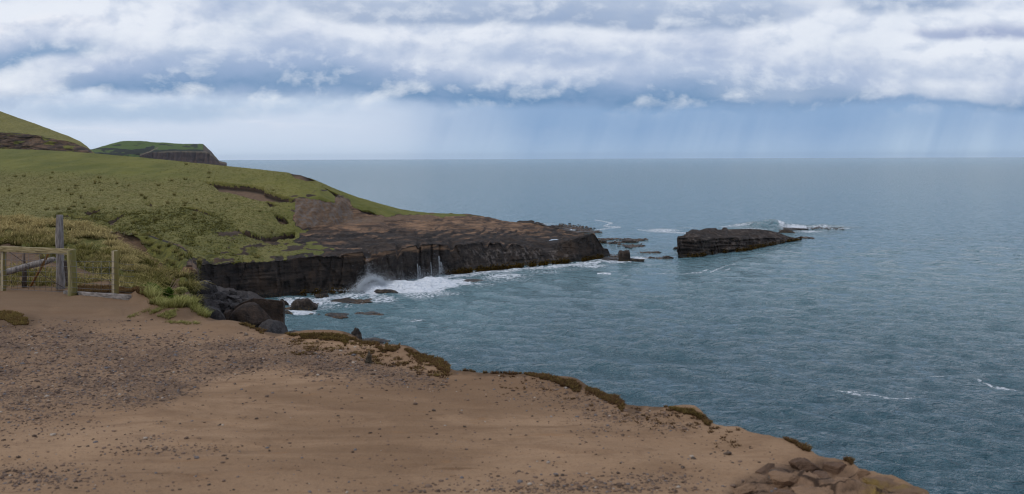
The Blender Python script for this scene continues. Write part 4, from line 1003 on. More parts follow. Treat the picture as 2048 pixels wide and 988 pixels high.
tag(link('rock_islet', me, M_REEF), 'long dark bedded rock islet standing in the sea off the headland', 'islet')

def sea_rock(cx, cy, w, h, label, seed, m=M_REEF, depth=None, planes=6, group=None, sub=4, squash=1.0, cat='rock'):
    """cx, cy: middle of its waterline; w, h: width and height in picture pixels"""
    Y = float(sea_Y(cx, cy)); s = Y / F
    return rock('reef_rock', cat, label, P(cx, cy, Y) + np.array([0, (depth or w * s * .6) * .4, h * s * .05]), (w * s * .56, depth or w * s * .6, h * s * 1.15 * squash), m, seed, sub, (0, 0, seed), group, .38 if planes > 0 else .2, planes, 1.6)
sea_rock(1249, 523, 21, 18, 'stubby block of rock in the channel with weed round its foot', 3, planes=-1)
sea_rock(1270, 523, 36, 7, 'low weedy ledge beside the stubby block in the channel', 4)
sea_rock(1224, 521, 44, 4, 'flat black reef awash between the headland tip and the stubby block', 5)
sea_rock(1332, 517, 24, 4.5, 'low dark rock awash just left of the islet', 6)
sea_rock(1352, 499, 12, 4.5, 'small dark rock close against the left end of the islet', 8)
sea_rock(1204, 487, 18, 6, 'rounded dark rock tucked behind the headland tip', 9)
sea_rock(1262, 485, 30, 4.5, 'long thin black reef in the kelp behind the channel', 10)
sea_rock(1228, 488, 16, 4, 'short thin black reef left of the longer one behind the channel', 13)
sea_rock(1590, 459, 46, 3.4, 'narrow black reef under the breaking swell beyond the islet', 14)
sea_rock(1636, 456, 36, 2.2, 'outermost sliver of black reef in the foam beyond the islet', 15)
sea_rock(1510, 456, 60, 2.4, 'thin dark reef showing over the back of the islet', 16)
sea_rock(1575, 466, 26, 5, 'ragged dark rocks at the seaward end of the islet', 17)
for k, (cx, cy, w, h, lb) in enumerate([(1052, 450, 40, 7, 'rounded black rock standing behind the platform edge'), (1078, 452, 34, 7, 'middle black rock behind the platform edge with foam on its right'), (1100, 461, 44, 7, 'weedy black ledge sloping off the back of the platform'), (1122, 455, 30, 3, 'thin flat reef, farthest of the three behind the headland'), (1118, 459, 36, 3, 'thin flat reef, middle one of the three behind the headland'), (1136, 463, 36, 3, 'thin flat reef, nearest of the three behind the headland'), (1166, 466, 44, 2.6, 'line of flat reef running out behind the headland tip')]):
    sea_rock(cx, cy, w, h, lb, 30 + k)
sea_rock(604, 622, 48, 20, 'brown weedy rock in the foam of the cove', 51)
sea_rock(565, 612, 22, 11, 'dark rock half hidden behind the square cut block', 52)
sea_rock(668, 634, 44, 5, 'flat dark reef awash in the middle of the cove', 53)
sea_rock(735, 630, 56, 4, 'long flat reef awash right of the cove', 54)
sea_rock(640, 597, 30, 8, 'low rock at the foot of the black cliff', 55)
sea_rock(688, 606, 70, 5, 'low weedy ledge awash below the black cliff', 56)
sea_rock(772, 588, 46, 9, 'dark rock ringed by the surf under the cliff', 57)
sea_rock(946, 564, 32, 4, 'small flat rock in the foam off the cliff', 58)
sea_rock(575, 630, 20, 8, 'small dark rock in white water beside the block', 59)
sea_rock(712, 684, 22, 26, 'jagged black rock poking up beyond the clifftop edge', 60)
sea_rock(745, 688, 60, 7, 'low black rocks running right from the jagged one beyond the edge', 61)

# boulders heaped in the cove
def boulder(cx, cy, rpx, Y, label=None, m=M_BASALT, seed=0, stretch=(1, 1, 1), group=None, sub=4, planes=11, rough=.14):
    r = rpx / F * Y * 1.3
    return rock('boulder', 'boulder', label or 'dark angular basalt boulder heaped in the cove', P(cx, cy, Y), (r * stretch[0], r * stretch[1], r * stretch[2]), m, seed, sub, (.3 * math.sin(seed), .35 * math.cos(seed * 2.3), (seed * 1.7) % 6.28), group, rough, -6 if (seed % 3 and planes > 8) else planes, 1.1)
BG = 'boulders heaped below the black cliff'
for k, (cx, cy, r, lb) in enumerate([(409, 582, 12, 'angular black boulder highest on the left of the heap'), (424, 580, 11.5, 'rounded black boulder beside the highest one in the heap'), (412, 571, 7, None), (401, 571, 7, None), (415, 564, 5, None), (421, 596, 9, None), (440, 599, 11, 'squarish black boulder in the middle of the heap'), (410, 600, 9, None), (450, 589, 9, 'grey faced boulder near the middle of the heap'), (480, 596, 11, 'wedge shaped boulder at the right of the heap under the cliff'), (467, 600, 10, None), (457, 609, 10, 'pale grey boulder low in the middle of the heap'), (446, 618, 10, None), (422, 620, 16, 'broad black boulder low on the left of the heap'), (488, 613, 14, None), (465, 588, 6, None), (495, 601, 7, None), (475, 606, 8, None), (436, 610, 8, None), (432, 590, 7, None), (404, 614, 10, None), (392, 604, 9, None), (468, 618, 9, None)]):
    boulder(cx, cy, r, 108 - (cy - 570) * .22, lb, M_BASALT, 100 + k, (1, 1, .9), BG)
for k in range(40):
    cx = 396 + 108 * rg.random(); cy = 575 + 52 * rg.random()
    if cy < 575 + max(0, (cx - 430)) * .25: continue
    boulder(cx, cy, 2.5 + 4 * rg.random(), 108.5 - (cy - 570) * .22, None, M_BASALT, 200 + k, (1, 1, .8), BG, 3)
boulder(455, 636, 15, 92, 'reddish brown boulder in front of the heap', M_BROWNROCK, 301, (1.1, 1, .8))
boulder(502, 641, 32, 88, 'big smooth brown boulder leaning on the square cut block', M_BROWNROCK, 302, (1.05, 1, .85), None, 5, 3, .12)
boulder(474, 634, 14, 90, 'narrow upright slab wedged beside the big smooth boulder', M_BROWNROCK, 303, (.75, .9, 1.4))
boulder(548, 664, 24, 85, 'dark gritty boulder at the right foot of the square cut block', M_BASALT, 304, (1.25, 1, .7), None, 5, 3, .2)
boulder(590, 672, 16, 84, 'low dark boulder running out to the water past the block', M_BASALT, 305, (1.7, 1, .45), None, 4, 4, .3)
boulder(425, 640, 22, 90, 'black sloping boulder under the grassy lip', M_BASALT, 306, (1.3, 1, .8), None, 4, 4, .25)
# square cut block
bm = bmesh.new()
Yb = 92.
fr = [(506, 596.5), (564, 602), (567, 607), (566.5, 690), (468, 690), (468, 614), (484, 605)]
vf = [bm.verts.new(P(x, y, Yb)) for x, y in fr]; vb = [bm.verts.new(P(x + (3 if x > 540 else 0), y - .5, Yb + 7.0)) for x, y in fr]
bm.faces.new(vf[::-1]); bm.faces.new(vb)
for i in range(len(fr)): bm.faces.new((vf[i], vf[(i + 1) % 7], vb[(i + 1) % 7], vb[i]))
bmesh.ops.recalc_face_normals(bm, faces=bm.faces); bmesh.ops.triangulate(bm, faces=bm.faces)
bmesh.ops.subdivide_edges(bm, edges=bm.edges, cuts=11, use_grid_fill=True)
for v in bm.verts:
    c = np.array(v.co); n = .22 * fbm(c[0] / 1.1, c[2] / .8, c[1] / 2, 4); l_ = .12 * math.floor(3 * float(fbm(c[0] / 5, c[2] / .7, 1., 2))) / 3
    v.co.y -= float(n + l_) * 1.3; v.co.z += .3 * float(n); v.co.x += .5 * float(n)
me = bpy.data.meshes.new('rock_block'); bm.to_mesh(me); bm.free(); me.shade_smooth()
me.set_sharp_from_angle(angle=math.radians(40))
tag(link('rock_block', me, M_BROWNROCK), 'square cut block of dark brown rock at the mouth of the cove', 'rock')
# rubble floor of the cove, below the boulders
pr_ = np.arange(378, 560, 3.)
GR = loft(pr_, [('z', -1., lambda x: 86 + 0 * x), ('z', tab((378, 2.4), (440, 1.6), (500, .4), (560, -.8)), lambda x: 92 + 0 * x), ('z', tab((378, 3.6), (400, 3.2), (440, 2.2), (500, 1.0), (560, -.8)), lambda x: 106 + 0 * x), ('z', tab((378, 4.), (420, 3.0), (500, 1.4), (560, -.8)), lambda x: 116 + 0 * x), ('z', tab((378, 4.), (420, 2.4), (500, 1.0), (560, -.8)), lambda x: 127 + 0 * x)], [12, 22, 14, 8], smooth=1)
GR[..., 2] += .7 * fbm(GR[..., 0] / 2.2, GR[..., 1] / 2.2, 1., 4)
tag(link('cove_rubble', np_mesh('cove_rubble', GR, grid_quads(*GR.shape[:2])), M_BASALT), 'dark rubble slope under the boulders of the cove', kind='structure')

# ------------------------------------------------------------------ stones on the clifftop
r6 = np.random.default_rng(8)
protos = [np_mesh('stone', rock_verts(2, 400 + k, .25)[0] * np.array([1, .8, .55]), tris=ICO[2][1]) for k in range(6)]
for pme in protos: pme.materials.append(M_STONE)
def stone(px, py, wpx, label, group=None, k=0, m=None):
    p = on_ground(px, py); s = wpx * .5 / F * p[1]
    o = bpy.data.objects.new('stone', protos[k % 6]); COL.objects.link(o)
    o.location = (p[0], p[1], p[2] + s * .18); o.scale = (s, s, s * (.8 + .4 * r6.random())); o.rotation_euler = (.2 * r6.normal(), .2 * r6.normal(), 6.28 * r6.random())
    return tag(o, label, 'stone', group)
stone(1455, 909, 21, 'largest grey stone lying flat on the sand near the rocky corner', None, 0)
stone(1387, 918, 12, 'round grey stone on the sand, next left of the largest one', None, 1)
stone(868, 822, 12, 'grey flattish stone alone on the bare sand', None, 2)
stone(929, 854, 11, 'dark stone with a pale chip on the bare sand', None, 3)
stone(513, 838, 11, 'dark stone at the left end of the bare sand', None, 4)
stone(492, 671, 11, 'black stone on the far side of the gravel near the edge', None, 5)
stone(883, 771, 10, 'dark stone at the right end of the gravel spread', None, 0)
SG = 'dark stones scattered over the sand'
spots = [(440, 850), (437, 851), (548, 769), (581, 752), (604, 786), (643, 777), (486, 808), (492, 783), (470, 769), (694, 777), (764, 777), (676, 832), (540, 892), (500, 797), (615, 752), (789, 716), (1035, 852), (980, 879), (1021, 870), (1038, 943), (1113, 952), (1125, 951), (1115, 964), (1075, 844), (1064, 833), (1278, 868), (1241, 927), (1360, 930), (1338, 857), (1390, 888), (1430, 905), (1422, 908), (1366, 936), (1160, 889), (1200, 891), (1210, 917), (912, 762), (930, 770), (960, 758), (986, 761), (1010, 762), (1050, 785), (1115, 793), (1100, 812), (1212, 829), (90, 937), (137, 941), (158, 944), (95, 954), (20, 966), (152, 977), (78, 868), (135, 850), (175, 893), (168, 858), (233, 879), (360, 848), (322, 844), (280, 862), (418, 970), (468, 980), (454, 918), (24, 880), (160, 707), (250, 870), (1300, 915), (1500, 897), (1540, 905), (1465, 926), (1479, 930)]
for k, (x_, y_) in enumerate(spots):
    stone(x_, y_, 4.5 + 3.5 * r6.random() + (y_ > 930) * 3, 'small dark stone lying on the sandy clifftop', SG, k)
# the jagged upright stump
bm = bmesh.new()
outl = [(-.092, 0, .0), (-.075, .0, .05), (-.06, .0, .095), (-.035, 0, .135), (-.012, 0, .165), (.004, 0, .21), (.022, 0, .20), (.03, 0, .155), (.045, 0, .13), (.062, 0, .15), (.075, 0, .145), (.08, 0, .09), (.088, 0, .0)]
f0 = [bm.verts.new((x, -.035 - .02 * math.sin(i), z)) for i, (x, _, z) in enumerate(outl)]; f1 = [bm.verts.new((x * .9, .05 + .015 * math.cos(i * 2), z * .94)) for i, (x, _, z) in enumerate(outl)]
bm.faces.new(f0); bm.faces.new(f1[::-1])
for i in range(len(outl)): j_ = (i + 1) % len(outl); bm.faces.new((f0[j_], f0[i], f1[i], f1[j_]))
bmesh.ops.recalc_face_normals(bm, faces=bm.faces); bmesh.ops.triangulate(bm, faces=bm.faces); bmesh.ops.subdivide_edges(bm, edges=bm.edges, cuts=3, use_grid_fill=True)
for v in bm.verts:
    c = np.array(v.co) ; d_ = .012 * float(fbm(c[0] * 30, c[1] * 30, c[2] * 9, 3)); v.co.x += d_; v.co.y += 1.6 * d_
me = bpy.data.meshes.new('rock_stump'); bm.to_mesh(me); bm.free()
o = link('rock_stump', me, stone_material('stump_rock', S(52, 46, 38), S(96, 86, 70), S(146, 136, 116), 9)); q = on_ground(737, 727); o.location = q; s = 1.0 * (26 / F * q[1]) / .21; o.scale = (s * .62, s * .7, s)
tag(o, 'dark jagged upright rock stub standing at the clifftop edge', 'rock')
stone(786, 728, 7, 'tiny upright stone right of the jagged stub', None, 3).scale.z *= 2.4

# gravel: thousands of small stones, one mass
def gravel(n, seed):
    r = np.random.default_rng(seed); Vp, Tp = ICO[1]; PXs = []; PYs = []
    while len(PXs) < n:
        x = -60 + 1620 * r.random(4000); y = 640 + 346 * r.random(4000) ** 1.15
        ok = (r.random(4000) < gravel_w(x, y) * .9 + .03) & (y > np.interp(x, pe, pq) + 5)
        PXs += list(x[ok]); PYs += list(y[ok])
    x = np.array(PXs[:n]); y = np.array(PYs[:n]); p = on_ground(x, y)
    sz = (.005 + .008 * r.random(n) ** 2.5 + .011 * (r.random(n) < .04)) * np.clip(p[:, 1] / 9, .7, 1.3)
    sc = np.stack([sz * (1 + .5 * r.random(n)), sz * (.8 + .4 * r.random(n)), sz * (.45 + .3 * r.random(n))], -1)
    a = r.random(n) * 6.28; jit = 1 + .22 * r.normal(size=(n, len(Vp), 1))
    V = Vp[None] * jit * sc[:, None, :]
    V = np.stack([V[..., 0] * np.cos(a)[:, None] - V[..., 1] * np.sin(a)[:, None], V[..., 0] * np.sin(a)[:, None] + V[..., 1] * np.cos(a)[:, None], V[..., 2]], -1)
    V = V + p[:, None, :] + np.array([0, 0, 1]) * (sz * .15)[:, None, None]
    T = Tp[None] + (np.arange(n) * len(Vp))[:, None, None]
    return V.reshape(-1, 3), T.reshape(-1, 3), np.repeat(r.random(n), len(Vp))
V, T, sh = gravel(13000, 12)
m, g = mat('gravel_stones')
t = g.attr('tint'); c = g.mix(g.ss(0, .6, t), S(72, 58, 48), S(118, 98, 84)); c = g.mix(g.ss(.80, .90, t), c, S(108, 104, 104)); c = g.mix(g.ss(.96, .98, t), c, S(170, 156, 140))
g.out(g.principled(c, .9, .2))
tag(link('gravel', np_mesh('gravel', V, tris=T, attrs={'tint': sh}, smooth=False), m), 'gravel of small brown and grey stones strewn over the clifftop', kind='stuff')

# slabs and cobbles of the rocky corner
M_SAND = stone_material('sandstone', S(108, 84, 64), S(150, 120, 92), S(82, 64, 50), 5, layered=True)
m, g = mat('lichen_sandstone'); p = g.pos(); n = g.noise(p, 7, 6, .65); n2 = g.noise(p, 3, 5, .6)
c = g.mix(n, S(84, 68, 56), S(140, 114, 92)); c = g.mix(g.ss(.46, .60, n2) * .8, c, g.mix(n, S(104, 84, 40), S(146, 122, 66))); g.out(g.principled(c, .95, .1, g.bump(n + n2, .9, .04))); M_LICH = m
def slab(px, py, wpx, hpx, label, seed, rz=0., m=None, up=.5, tilt=(0, 0), deep=.8):
    """a broken, bedded block: angular outline, stepped sides, split top"""
    p = on_ground(px, py); k = p[1] / F; m = m or M_SAND; r = np.random.default_rng(seed)
    V, T = ICO[5]; V = V / (np.abs(V) ** 4).sum(1, keepdims=True) ** .25
    for _ in range(9):
        a_ = r.random() * 6.28; n = np.array([math.cos(a_), math.sin(a_), .5 * r.normal()]); n /= np.linalg.norm(n); d = .5 + .38 * r.random()
        V = V - np.maximum(V @ n - d, 0)[:, None] * n * .95
    lay = np.floor(V[:, 2] * 3.2 + .5 * fbm(V[:, 0], V[:, 1], seed, 2)); V[:, :2] *= (1 + .16 * np.sin(lay * 12.9 + seed))[:, None]
    V = V * (1 + .10 * fbm(V[:, 0] * 2.2 + seed, V[:, 1] * 2.2, V[:, 2] * 2.2, 4))[:, None]
    V[:, 2] += .22 * (np.floor(fbm(V[:, 0] * 1.3, V[:, 1] * 2.6, seed, 3) * 4) / 4)
    V = V * np.array([wpx * k * .56, wpx * k * .56 * deep, hpx * k * .48])
    me = np_mesh('rock_slab', V, tris=T); me.set_sharp_from_angle(angle=math.radians(32))
    o = link('rock_slab', me, m); o.location = (p[0], p[1] + wpx * k * .1, p[2] + hpx * k * (up - .5)); o.rotation_euler = (tilt[0], tilt[1], rz)
    return tag(o, label, 'rock')
M_DSAND = stone_material('dark_sandstone', S(82, 63, 49), S(126, 98, 76), S(60, 46, 37), 5, layered=True)
slab(1552, 954, 32, 24, 'smooth pale cobble set among the slabs of the rocky corner', 501, .2, M_STONE, .5)
slab(1578, 970, 72, 30, 'broad flat grey brown slab below the pale cobble', 502, .1, M_SAND, .5, (.1, .05), .6)
slab(1612, 938, 62, 34, 'dark broken slab highest on the rocky corner', 503, .5, M_DSAND, .5, (.1, -.1), .6)
slab(1672, 942, 46, 34, 'dark rounded lump of rock at the brink of the corner', 504, .2, M_DSAND, .4)
slab(1642, 958, 40, 22, 'small brown block between the dark broken slab and the lump', 505, .9, M_DSAND, .5)
slab(1708, 972, 84, 26, 'wide tan slab below the dark rounded lump', 506, -.2, M_SAND, .4, (.05, .1), .7)
slab(1532, 944, 90, 22, 'long thin ledge of sandstone along the upper side of the corner', 507, .75, M_DSAND, .4, (0, -.1), .35)
slab(1488, 982, 90, 22, 'low brown slab at the left of the rocky corner', 508, .6, M_SAND, .4, (0, 0), .5)
slab(1764, 974, 84, 30, 'yellow lichened slab at the brink of the rocky corner', 509, -.3, M_LICH, .42, (0, .15), .7)
slab(1815, 992, 66, 34, 'rounded lichened boulder at the lower right of the rocky corner', 510, -.4, M_LICH, .45)
slab(1640, 992, 110, 24, 'broad tan slab along the bottom of the rocky corner', 511, .1, M_SAND, .4, (.05, 0), .5)
slab(1560, 995, 70, 20, 'thin brown slab lowest in the middle of the rocky corner', 512, .3, M_DSAND, .5, (0, .1), .5)
slab(1727, 948, 34, 20, 'small tan block on the brink above the lichened slab', 513, .4, M_SAND, .4)
# ------------------------------------------------------------------ fence, posts, timber
def timber(name, c0, c1, algae=None, amt=0., dark=S(50, 42, 34)):
    m, g = mat(name); p = g.obj(); n = g.noise(g.vscale(p, (9, 9, 1.1)), 2.2, 7, .65, .3); n2 = g.noise(p, 5, 5, .6)
    c = g.mix(g.ss(.3, .7, n), c0, c1); c = g.mix(g.ss(.56, .66, g.noise(g.vscale(p, (22, 22, .9)), 1.6, 4, .6)) * .75, c, dark)
    if algae:
        nx, ny, nz = g.xyz(g.normal()); c = g.mix(g.clamp(g.ss(-.1, .7, nx + (n2 - .5) * 1.2) + g.ss(.58, .7, n2) * .5) * amt, c, algae)
    g.out(g.principled(c, .9, .15, g.bump(n, .8, .012))); return m
M_PALE = timber('pale_timber', S(138, 126, 102), S(184, 172, 144), S(112, 100, 40), .8)
M_ROUND = timber('round_timber', S(118, 112, 76), S(160, 150, 110), S(110, 104, 50), .7)
M_GREY = timber('grey_timber', S(92, 86, 80), S(160, 152, 146), None, 0, S(40, 36, 34))
M_DARKW = timber('dark_timber', S(52, 44, 38), S(92, 80, 70), None, 0, S(28, 24, 22))
M_RUST = timber('orange_timber', S(104, 78, 46), S(158, 120, 74), None, 0)
M_WIRE, g = mat('fence_wire'); g.out(g.principled(S(104, 106, 108), .55, .4, Metallic=.6))

def box_mesh(name, sx, sy, sz, bev=.006, cuts=6, wob=.004, seed=0):
    bm = bmesh.new(); bmesh.ops.create_cube(bm, size=1.0)
    for v in bm.verts: v.co = Vector((v.co.x * sx, v.co.y * sy, (v.co.z + .5) * sz))
    bmesh.ops.bevel(bm, geom=list(bm.edges), offset=bev, segments=2, affect='EDGES', profile=.6)
    le = [e for e in bm.edges if abs((e.verts[0].co - e.verts[1].co).z) > sz * .5]
    bmesh.ops.subdivide_edges(bm, edges=le, cuts=cuts, use_grid_fill=True)
    for v in bm.verts:
        n = fbm(v.co.x * 3 + seed, v.co.y * 3, v.co.z * 1.3, 2); v.co.x += wob * 2 * float(n); v.co.y += wob * float(perlin(v.co.z * 2, seed, .5))
    me = bpy.data.meshes.new(name); bm.to_mesh(me); bm.free(); me.shade_smooth(); me.set_sharp_from_angle(angle=math.radians(35)); return me
def between(o, a, b):            # lay an object's +Z from a to b
    a, b = Vector(a), Vector(b); o.location = a; o.rotation_mode = 'QUATERNION'; o.rotation_quaternion = (b - a).to_track_quat('Z', 'Y'); return o
def gY(px, py): return float(on_ground(px, py)[1])

fence = bpy.data.objects.new('wire_fence', None); COL.objects.link(fence)
Yl, Yr_, Ys = 25.4, 23.8, 23.4
fence.location = P(145, 588, Yr_)
tag(fence, 'low timber framed wire fence with a top rail across the end of the track', 'fence')
def in_fence(o): o.parent = fence; o.matrix_parent_inverse = Matrix.Translation(-Vector(fence.location)); return o
b = P(7, 584, Yl); t = P(8, 493, Yl); o = in_fence(link('post', box_mesh('fence_post', .105, .105, t[2] - b[2], seed=1), M_PALE)); o.location = b; o.rotation_euler = (0, .01, math.radians(-24))
b = P(145, 592, Yr_); h_ = P(145, 500.5, Yr_)[2] - b[2]
zz_ = np.linspace(0, 1, 12); V, Q, T = tubes([([(.012 * math.sin(q * 4), .01 * q, q * h_) for q in zz_], [.112 * (1.04 - .08 * q + .02 * math.sin(q * 9)) for q in zz_])], 20)
me = np_mesh('round_post', V, Q, T); me.set_sharp_from_angle(angle=math.radians(40)); o = in_fence(link('post', me, M_ROUND)); o.location = b; o.rotation_euler = (0, math.radians(-1.2), 0); o['label'] = 'thick round greenish post'
b = P(230.5, 592, Ys); t = P(230, 501.5, Ys); o = in_fence(link('post', box_mesh('corner_post', .128, .128, t[2] - b[2], seed=5), M_PALE)); o.location = b; o.rotation_euler = (0, 0, math.radians(-38)); o['label'] = 'square sawn post standing apart at the right'
a = P(1, 497, Yl); b = P(148, 504, Yr_); o = in_fence(link('rail', box_mesh('rail', .11, .15, float(np.linalg.norm(b - a)), seed=9, wob=.006), timber('rail_timber', S(112, 100, 66), S(166, 152, 116), None, 0))); between(o, a, b)
def wire_path(pts, n=10, sag=.012):
    out = []
    for p0, p1 in zip(pts[:-1], pts[1:]):
        for k in range(n): f = k / n; q = p0 * (1 - f) + p1 * f; q = q + np.array([0, 0, -sag * 4 * f * (1 - f)]); out.append(tuple(q))
    out.append(tuple(pts[-1])); return out
paths = []
hor = [(506, 507, None), (519, 522, 523), (530, 533, 535), (541, 544, 547), (551, 554, 559), (561, 564, 569), (571, 575, 579), (577, 584, 586)]
for l_, m_, r_ in hor:
    pts = [P(4, l_, Yl - .09), P(143, m_, Yr_ - .125)]
    if r_: pts += [P(229, r_, Ys - .10)]
    paths.append((wire_path(pts), .0045))
    if r_ and r_ > 520: paths.append((wire_path([P(229, r_, Ys - .10), P(268, r_ + 6, 23.9)], 6, .03), .004))
for f in np.linspace(.05, .95, 12):
    paths.append(([tuple(P(4 + 139 * f, 507 + f, Yl * (1 - f) + Yr_ * f - .1)), tuple(P(4 + 139 * f + 1, 577 + 7 * f, Yl * (1 - f) + Yr_ * f - .1))], .004))
for f in np.linspace(.12, .88, 5):
    paths.append(([tuple(P(143 + 86 * f, 522 + f, Yr_ * (1 - f) + Ys * f - .11)), tuple(P(143 + 86 * f, 584 + 2 * f, Yr_ * (1 - f) + Ys * f - .11))], .004))
V, Q, T = tubes(paths, 5); in_fence(link('wire_netting', np_mesh('wire_netting', V, Q, T), M_WIRE))
V, Q, T = tubes([(wire_path([P(12, 499, Yl + .05), P(62, 533, 25.2), P(128, 576, 24.6)], 5, .01), .008)], 6); in_fence(link('stay_wire', np_mesh('stay_wire', V, Q, T), M_DARKW))
# plank on the ground at the foot of the fence
a = on_ground(129, 588); b = on_ground(260, 598); o = link('plank', box_mesh('plank', .07, .16, float(np.linalg.norm(b - a)), seed=12, wob=.008), M_GREY); between(o, a + np.array([0, 0, .02]), b + np.array([0, 0, .02]))
tag(o, 'weathered grey plank lying on the sand at the foot of the fence posts', 'plank')
# tall weathered post
Yt = 25.8; b = P(121, 578, Yt); t = P(119.5, 430, Yt); h_ = t[2] - b[2]
e = bpy.data.objects.new('tall_post', None); COL.objects.link(e); e.location = b; tag(e, 'tall weathered grey post rising well above the wire fence', 'post')
pth = [(-.02 * q + .008 * math.sin(q * 7), 0, q * h_) for q in zz_]; V, Q, T = tubes([(pth, [.118 - .022 * q + .006 * math.sin(q * 11) for q in zz_])], 14)
ang = np.arctan2(V[:, 1], V[:, 0]); V[:, :2] *= (1 + .12 * fbm(ang * 1.5, V[:, 2] * .25, .5, 3))[:, None]
me = np_mesh('post_shaft', V, Q, T); me.set_sharp_from_angle(angle=math.radians(45)); link('shaft', me, M_GREY, e)
V, Q, T = tubes([([(.10, -.06, 1.16), (.135, -.08, 1.13), (.125, -.085, 1.06), (.115, -.075, 1.03)], [.012, .026, .022, .008])], 6); o = link('marker_tape', np_mesh('marker_tape', V, Q, T), None, e)
m, g = mat('pink_tape'); g.out(g.principled(S(214, 60, 92), .6, .3)); o.data.materials.append(m)
# leaning log
a = P(-14, 552, 25.9); mid = P(60, 531, 26.2); b = P(112, 517, 26.1)
V, Q, T = tubes([([a, a * .6 + mid * .4, mid, mid * .5 + b * .5 + np.array([0, 0, -.01]), b * .9 + mid * .1, b], [.095, .098, .09, .10, .075, .012])], 14)
V = V + .012 * fbm(V[:, 0] * 6, V[:, 1] * 12, V[:, 2] * 12, 3)[:, None]
tag(link('log', np_mesh('log', V - a, Q, T), M_GREY), 'long grey weathered log propped between the left fence post and the tall post', 'log').location = a
# slanting stick
a = P(61, 573, 25.3); b = P(100, 502, 24.75); V, Q, T = tubes([([(0, 0, 0), tuple((b - a) * .5 + .01), tuple(b - a)], [.034, .036, .03])], 9)
tag(link('stick', np_mesh('stick', V, Q, T), M_RUST), 'thin brown stick slanting up against the fence rail', 'stick').location = a
# dark split stake and dark leaning board behind the fence
a = P(49, 575, 26.4); b = P(48, 505, 26.4); h_ = b[2] - a[2]
V, Q, T = tubes([([(0, 0, 0), (0, 0, h_ * .48), (.0, 0, h_ * .52), (-.005, 0, h_)], [.075, .068, .034, .024])], 8)
tag(link('stake', np_mesh('stake', V, Q, T), M_DARKW), 'short dark split stake behind the log', 'stake').location = a
a = P(136, 573, 25.5); b = P(130, 521, 25.6); o = link('board', box_mesh('board', .085, .03, float(np.linalg.norm(b - a)), seed=20), M_DARKW); between(o, a, b)
tag(o, 'narrow dark board leaning behind the round fence post', 'board')
# ------------------------------------------------------------------ kelp, pools, spray
rk_ = np.random.default_rng(31)
def kelp(lines):
    Vp, Tp = ICO[1]; pos = []; 
    for pts, sp, n in lines:
        t = rk_.random(n); seg = np.array(pts, float); k = np.linspace(0, 1, len(seg))
        x = np.interp(t, k, seg[:, 0]) + 4 * rk_.normal(size=n); y = np.interp(t, k, seg[:, 1]) + sp * rk_.normal(size=n)
        Y = sea_Y(x, y); pos.append(P(x, y, Y))
    p = np.concatenate(pos); n = len(p)
    s = np.stack([.18 + .5 * rk_.random(n) ** 2, .12 + .28 * rk_.random(n), .06 + .10 * rk_.random(n)], -1); a = .6 * rk_.normal(size=n)
    V = Vp[None] * (1 + .3 * rk_.normal(size=(n, len(Vp), 1))) * s[:, None, :]
    V = np.stack([V[..., 0] * np.cos(a)[:, None] - V[..., 1] * np.sin(a)[:, None], V[..., 0] * np.sin(a)[:, None] + V[..., 1] * np.cos(a)[:, None], V[..., 2]], -1) + p[:, None] + np.array([0, 0, .07])
    T = Tp[None] + (np.arange(n) * len(Vp))[:, None, None]
    return V.reshape(-1, 3), T.reshape(-1, 3), np.repeat(rk_.random(n), len(Vp))
V, T, t_ = kelp([([(1120, 452), (1150, 456), (1180, 462)], 2.4, 300), ([(1150, 464), (1200, 464)], 1.2, 130), ([(1192, 478), (1240, 479), (1285, 480)], .9, 170), ([(1215, 488), (1260, 483), (1290, 479)], 1.0, 130), ([(1240, 491), (1285, 494)], .9, 70), ([(1280, 506), (1315, 505)], .8, 70), ([(1218, 511), (1240, 514)], 1.2, 60), ([(1250, 496), (1285, 490)], 1.0, 40), ([(1560, 462), (1640, 455), (1680, 456)], 1.2, 150), ([(1600, 475), (1625, 477)], .8, 40),
    ([(620, 634), (668, 636), (690, 634)], 1.6, 110), ([(680, 610), (740, 602)], 2.0, 150), ([(716, 628), (760, 632)], 1.4, 100), ([(575, 618), (640, 606)], 2.0, 90), ([(930, 564), (965, 563)], .8, 40), ([(1290, 517), (1340, 517)], .8, 50), ([(720, 690), (800, 696)], 1.6, 70)])
m, g = mat('kelp_fronds'); t = g.attr('tint'); g.out(g.principled(g.mix(t, S(34, 26, 18), S(88, 62, 30)), .35, .4))
tag(link('kelp', np_mesh('kelp', V, tris=T, attrs={'tint': t_}), m), 'dark floating kelp between the reefs', kind='stuff')
# weed collar along the foot of the headland and islet
u = np.concatenate([890 + 320 * rk_.random(2600), 600 + 170 * rk_.random(500)]); yy = A_Y(u) - .5 - .4 * rk_.random(len(u))
k = fbm(u / 16, .4, .8, 3) > -.12; u, yy = u[k], yy[k]
pz = np.abs(rk_.normal(size=len(u))) * .38 + .02
pA = PZ(u, yy - (1 - pz) * .15, pz)
u2 = 1362 + 240 * rk_.random(1300); k = fbm(u2 / 14, .4, 2.8, 3) + (u2 - 1500) / 400 > -.15; u2 = u2[k]; pz2 = np.abs(rk_.normal(size=len(u2))) * .36 + .02; pB = PZ(u2, iA(u2) - .35, pz2)
p = np.concatenate([pA, pB]); n = len(p)
V, Q, T, t_, tl = tufts(p, .20 + .2 * rk_.random(n), 5, 1.2, .13, np.clip(.45 + .4 * rk_.normal(size=n), 0, 1), rk_, lean=(0, -.5), droop=1.1)
grass_object('seaweed', 'olive brown weed fringing the waterline rocks', [(V, Q, T, t_, tl)], blade_material('weed_blades', S(44, 34, 20), S(122, 96, 34), S(30, 24, 16)))
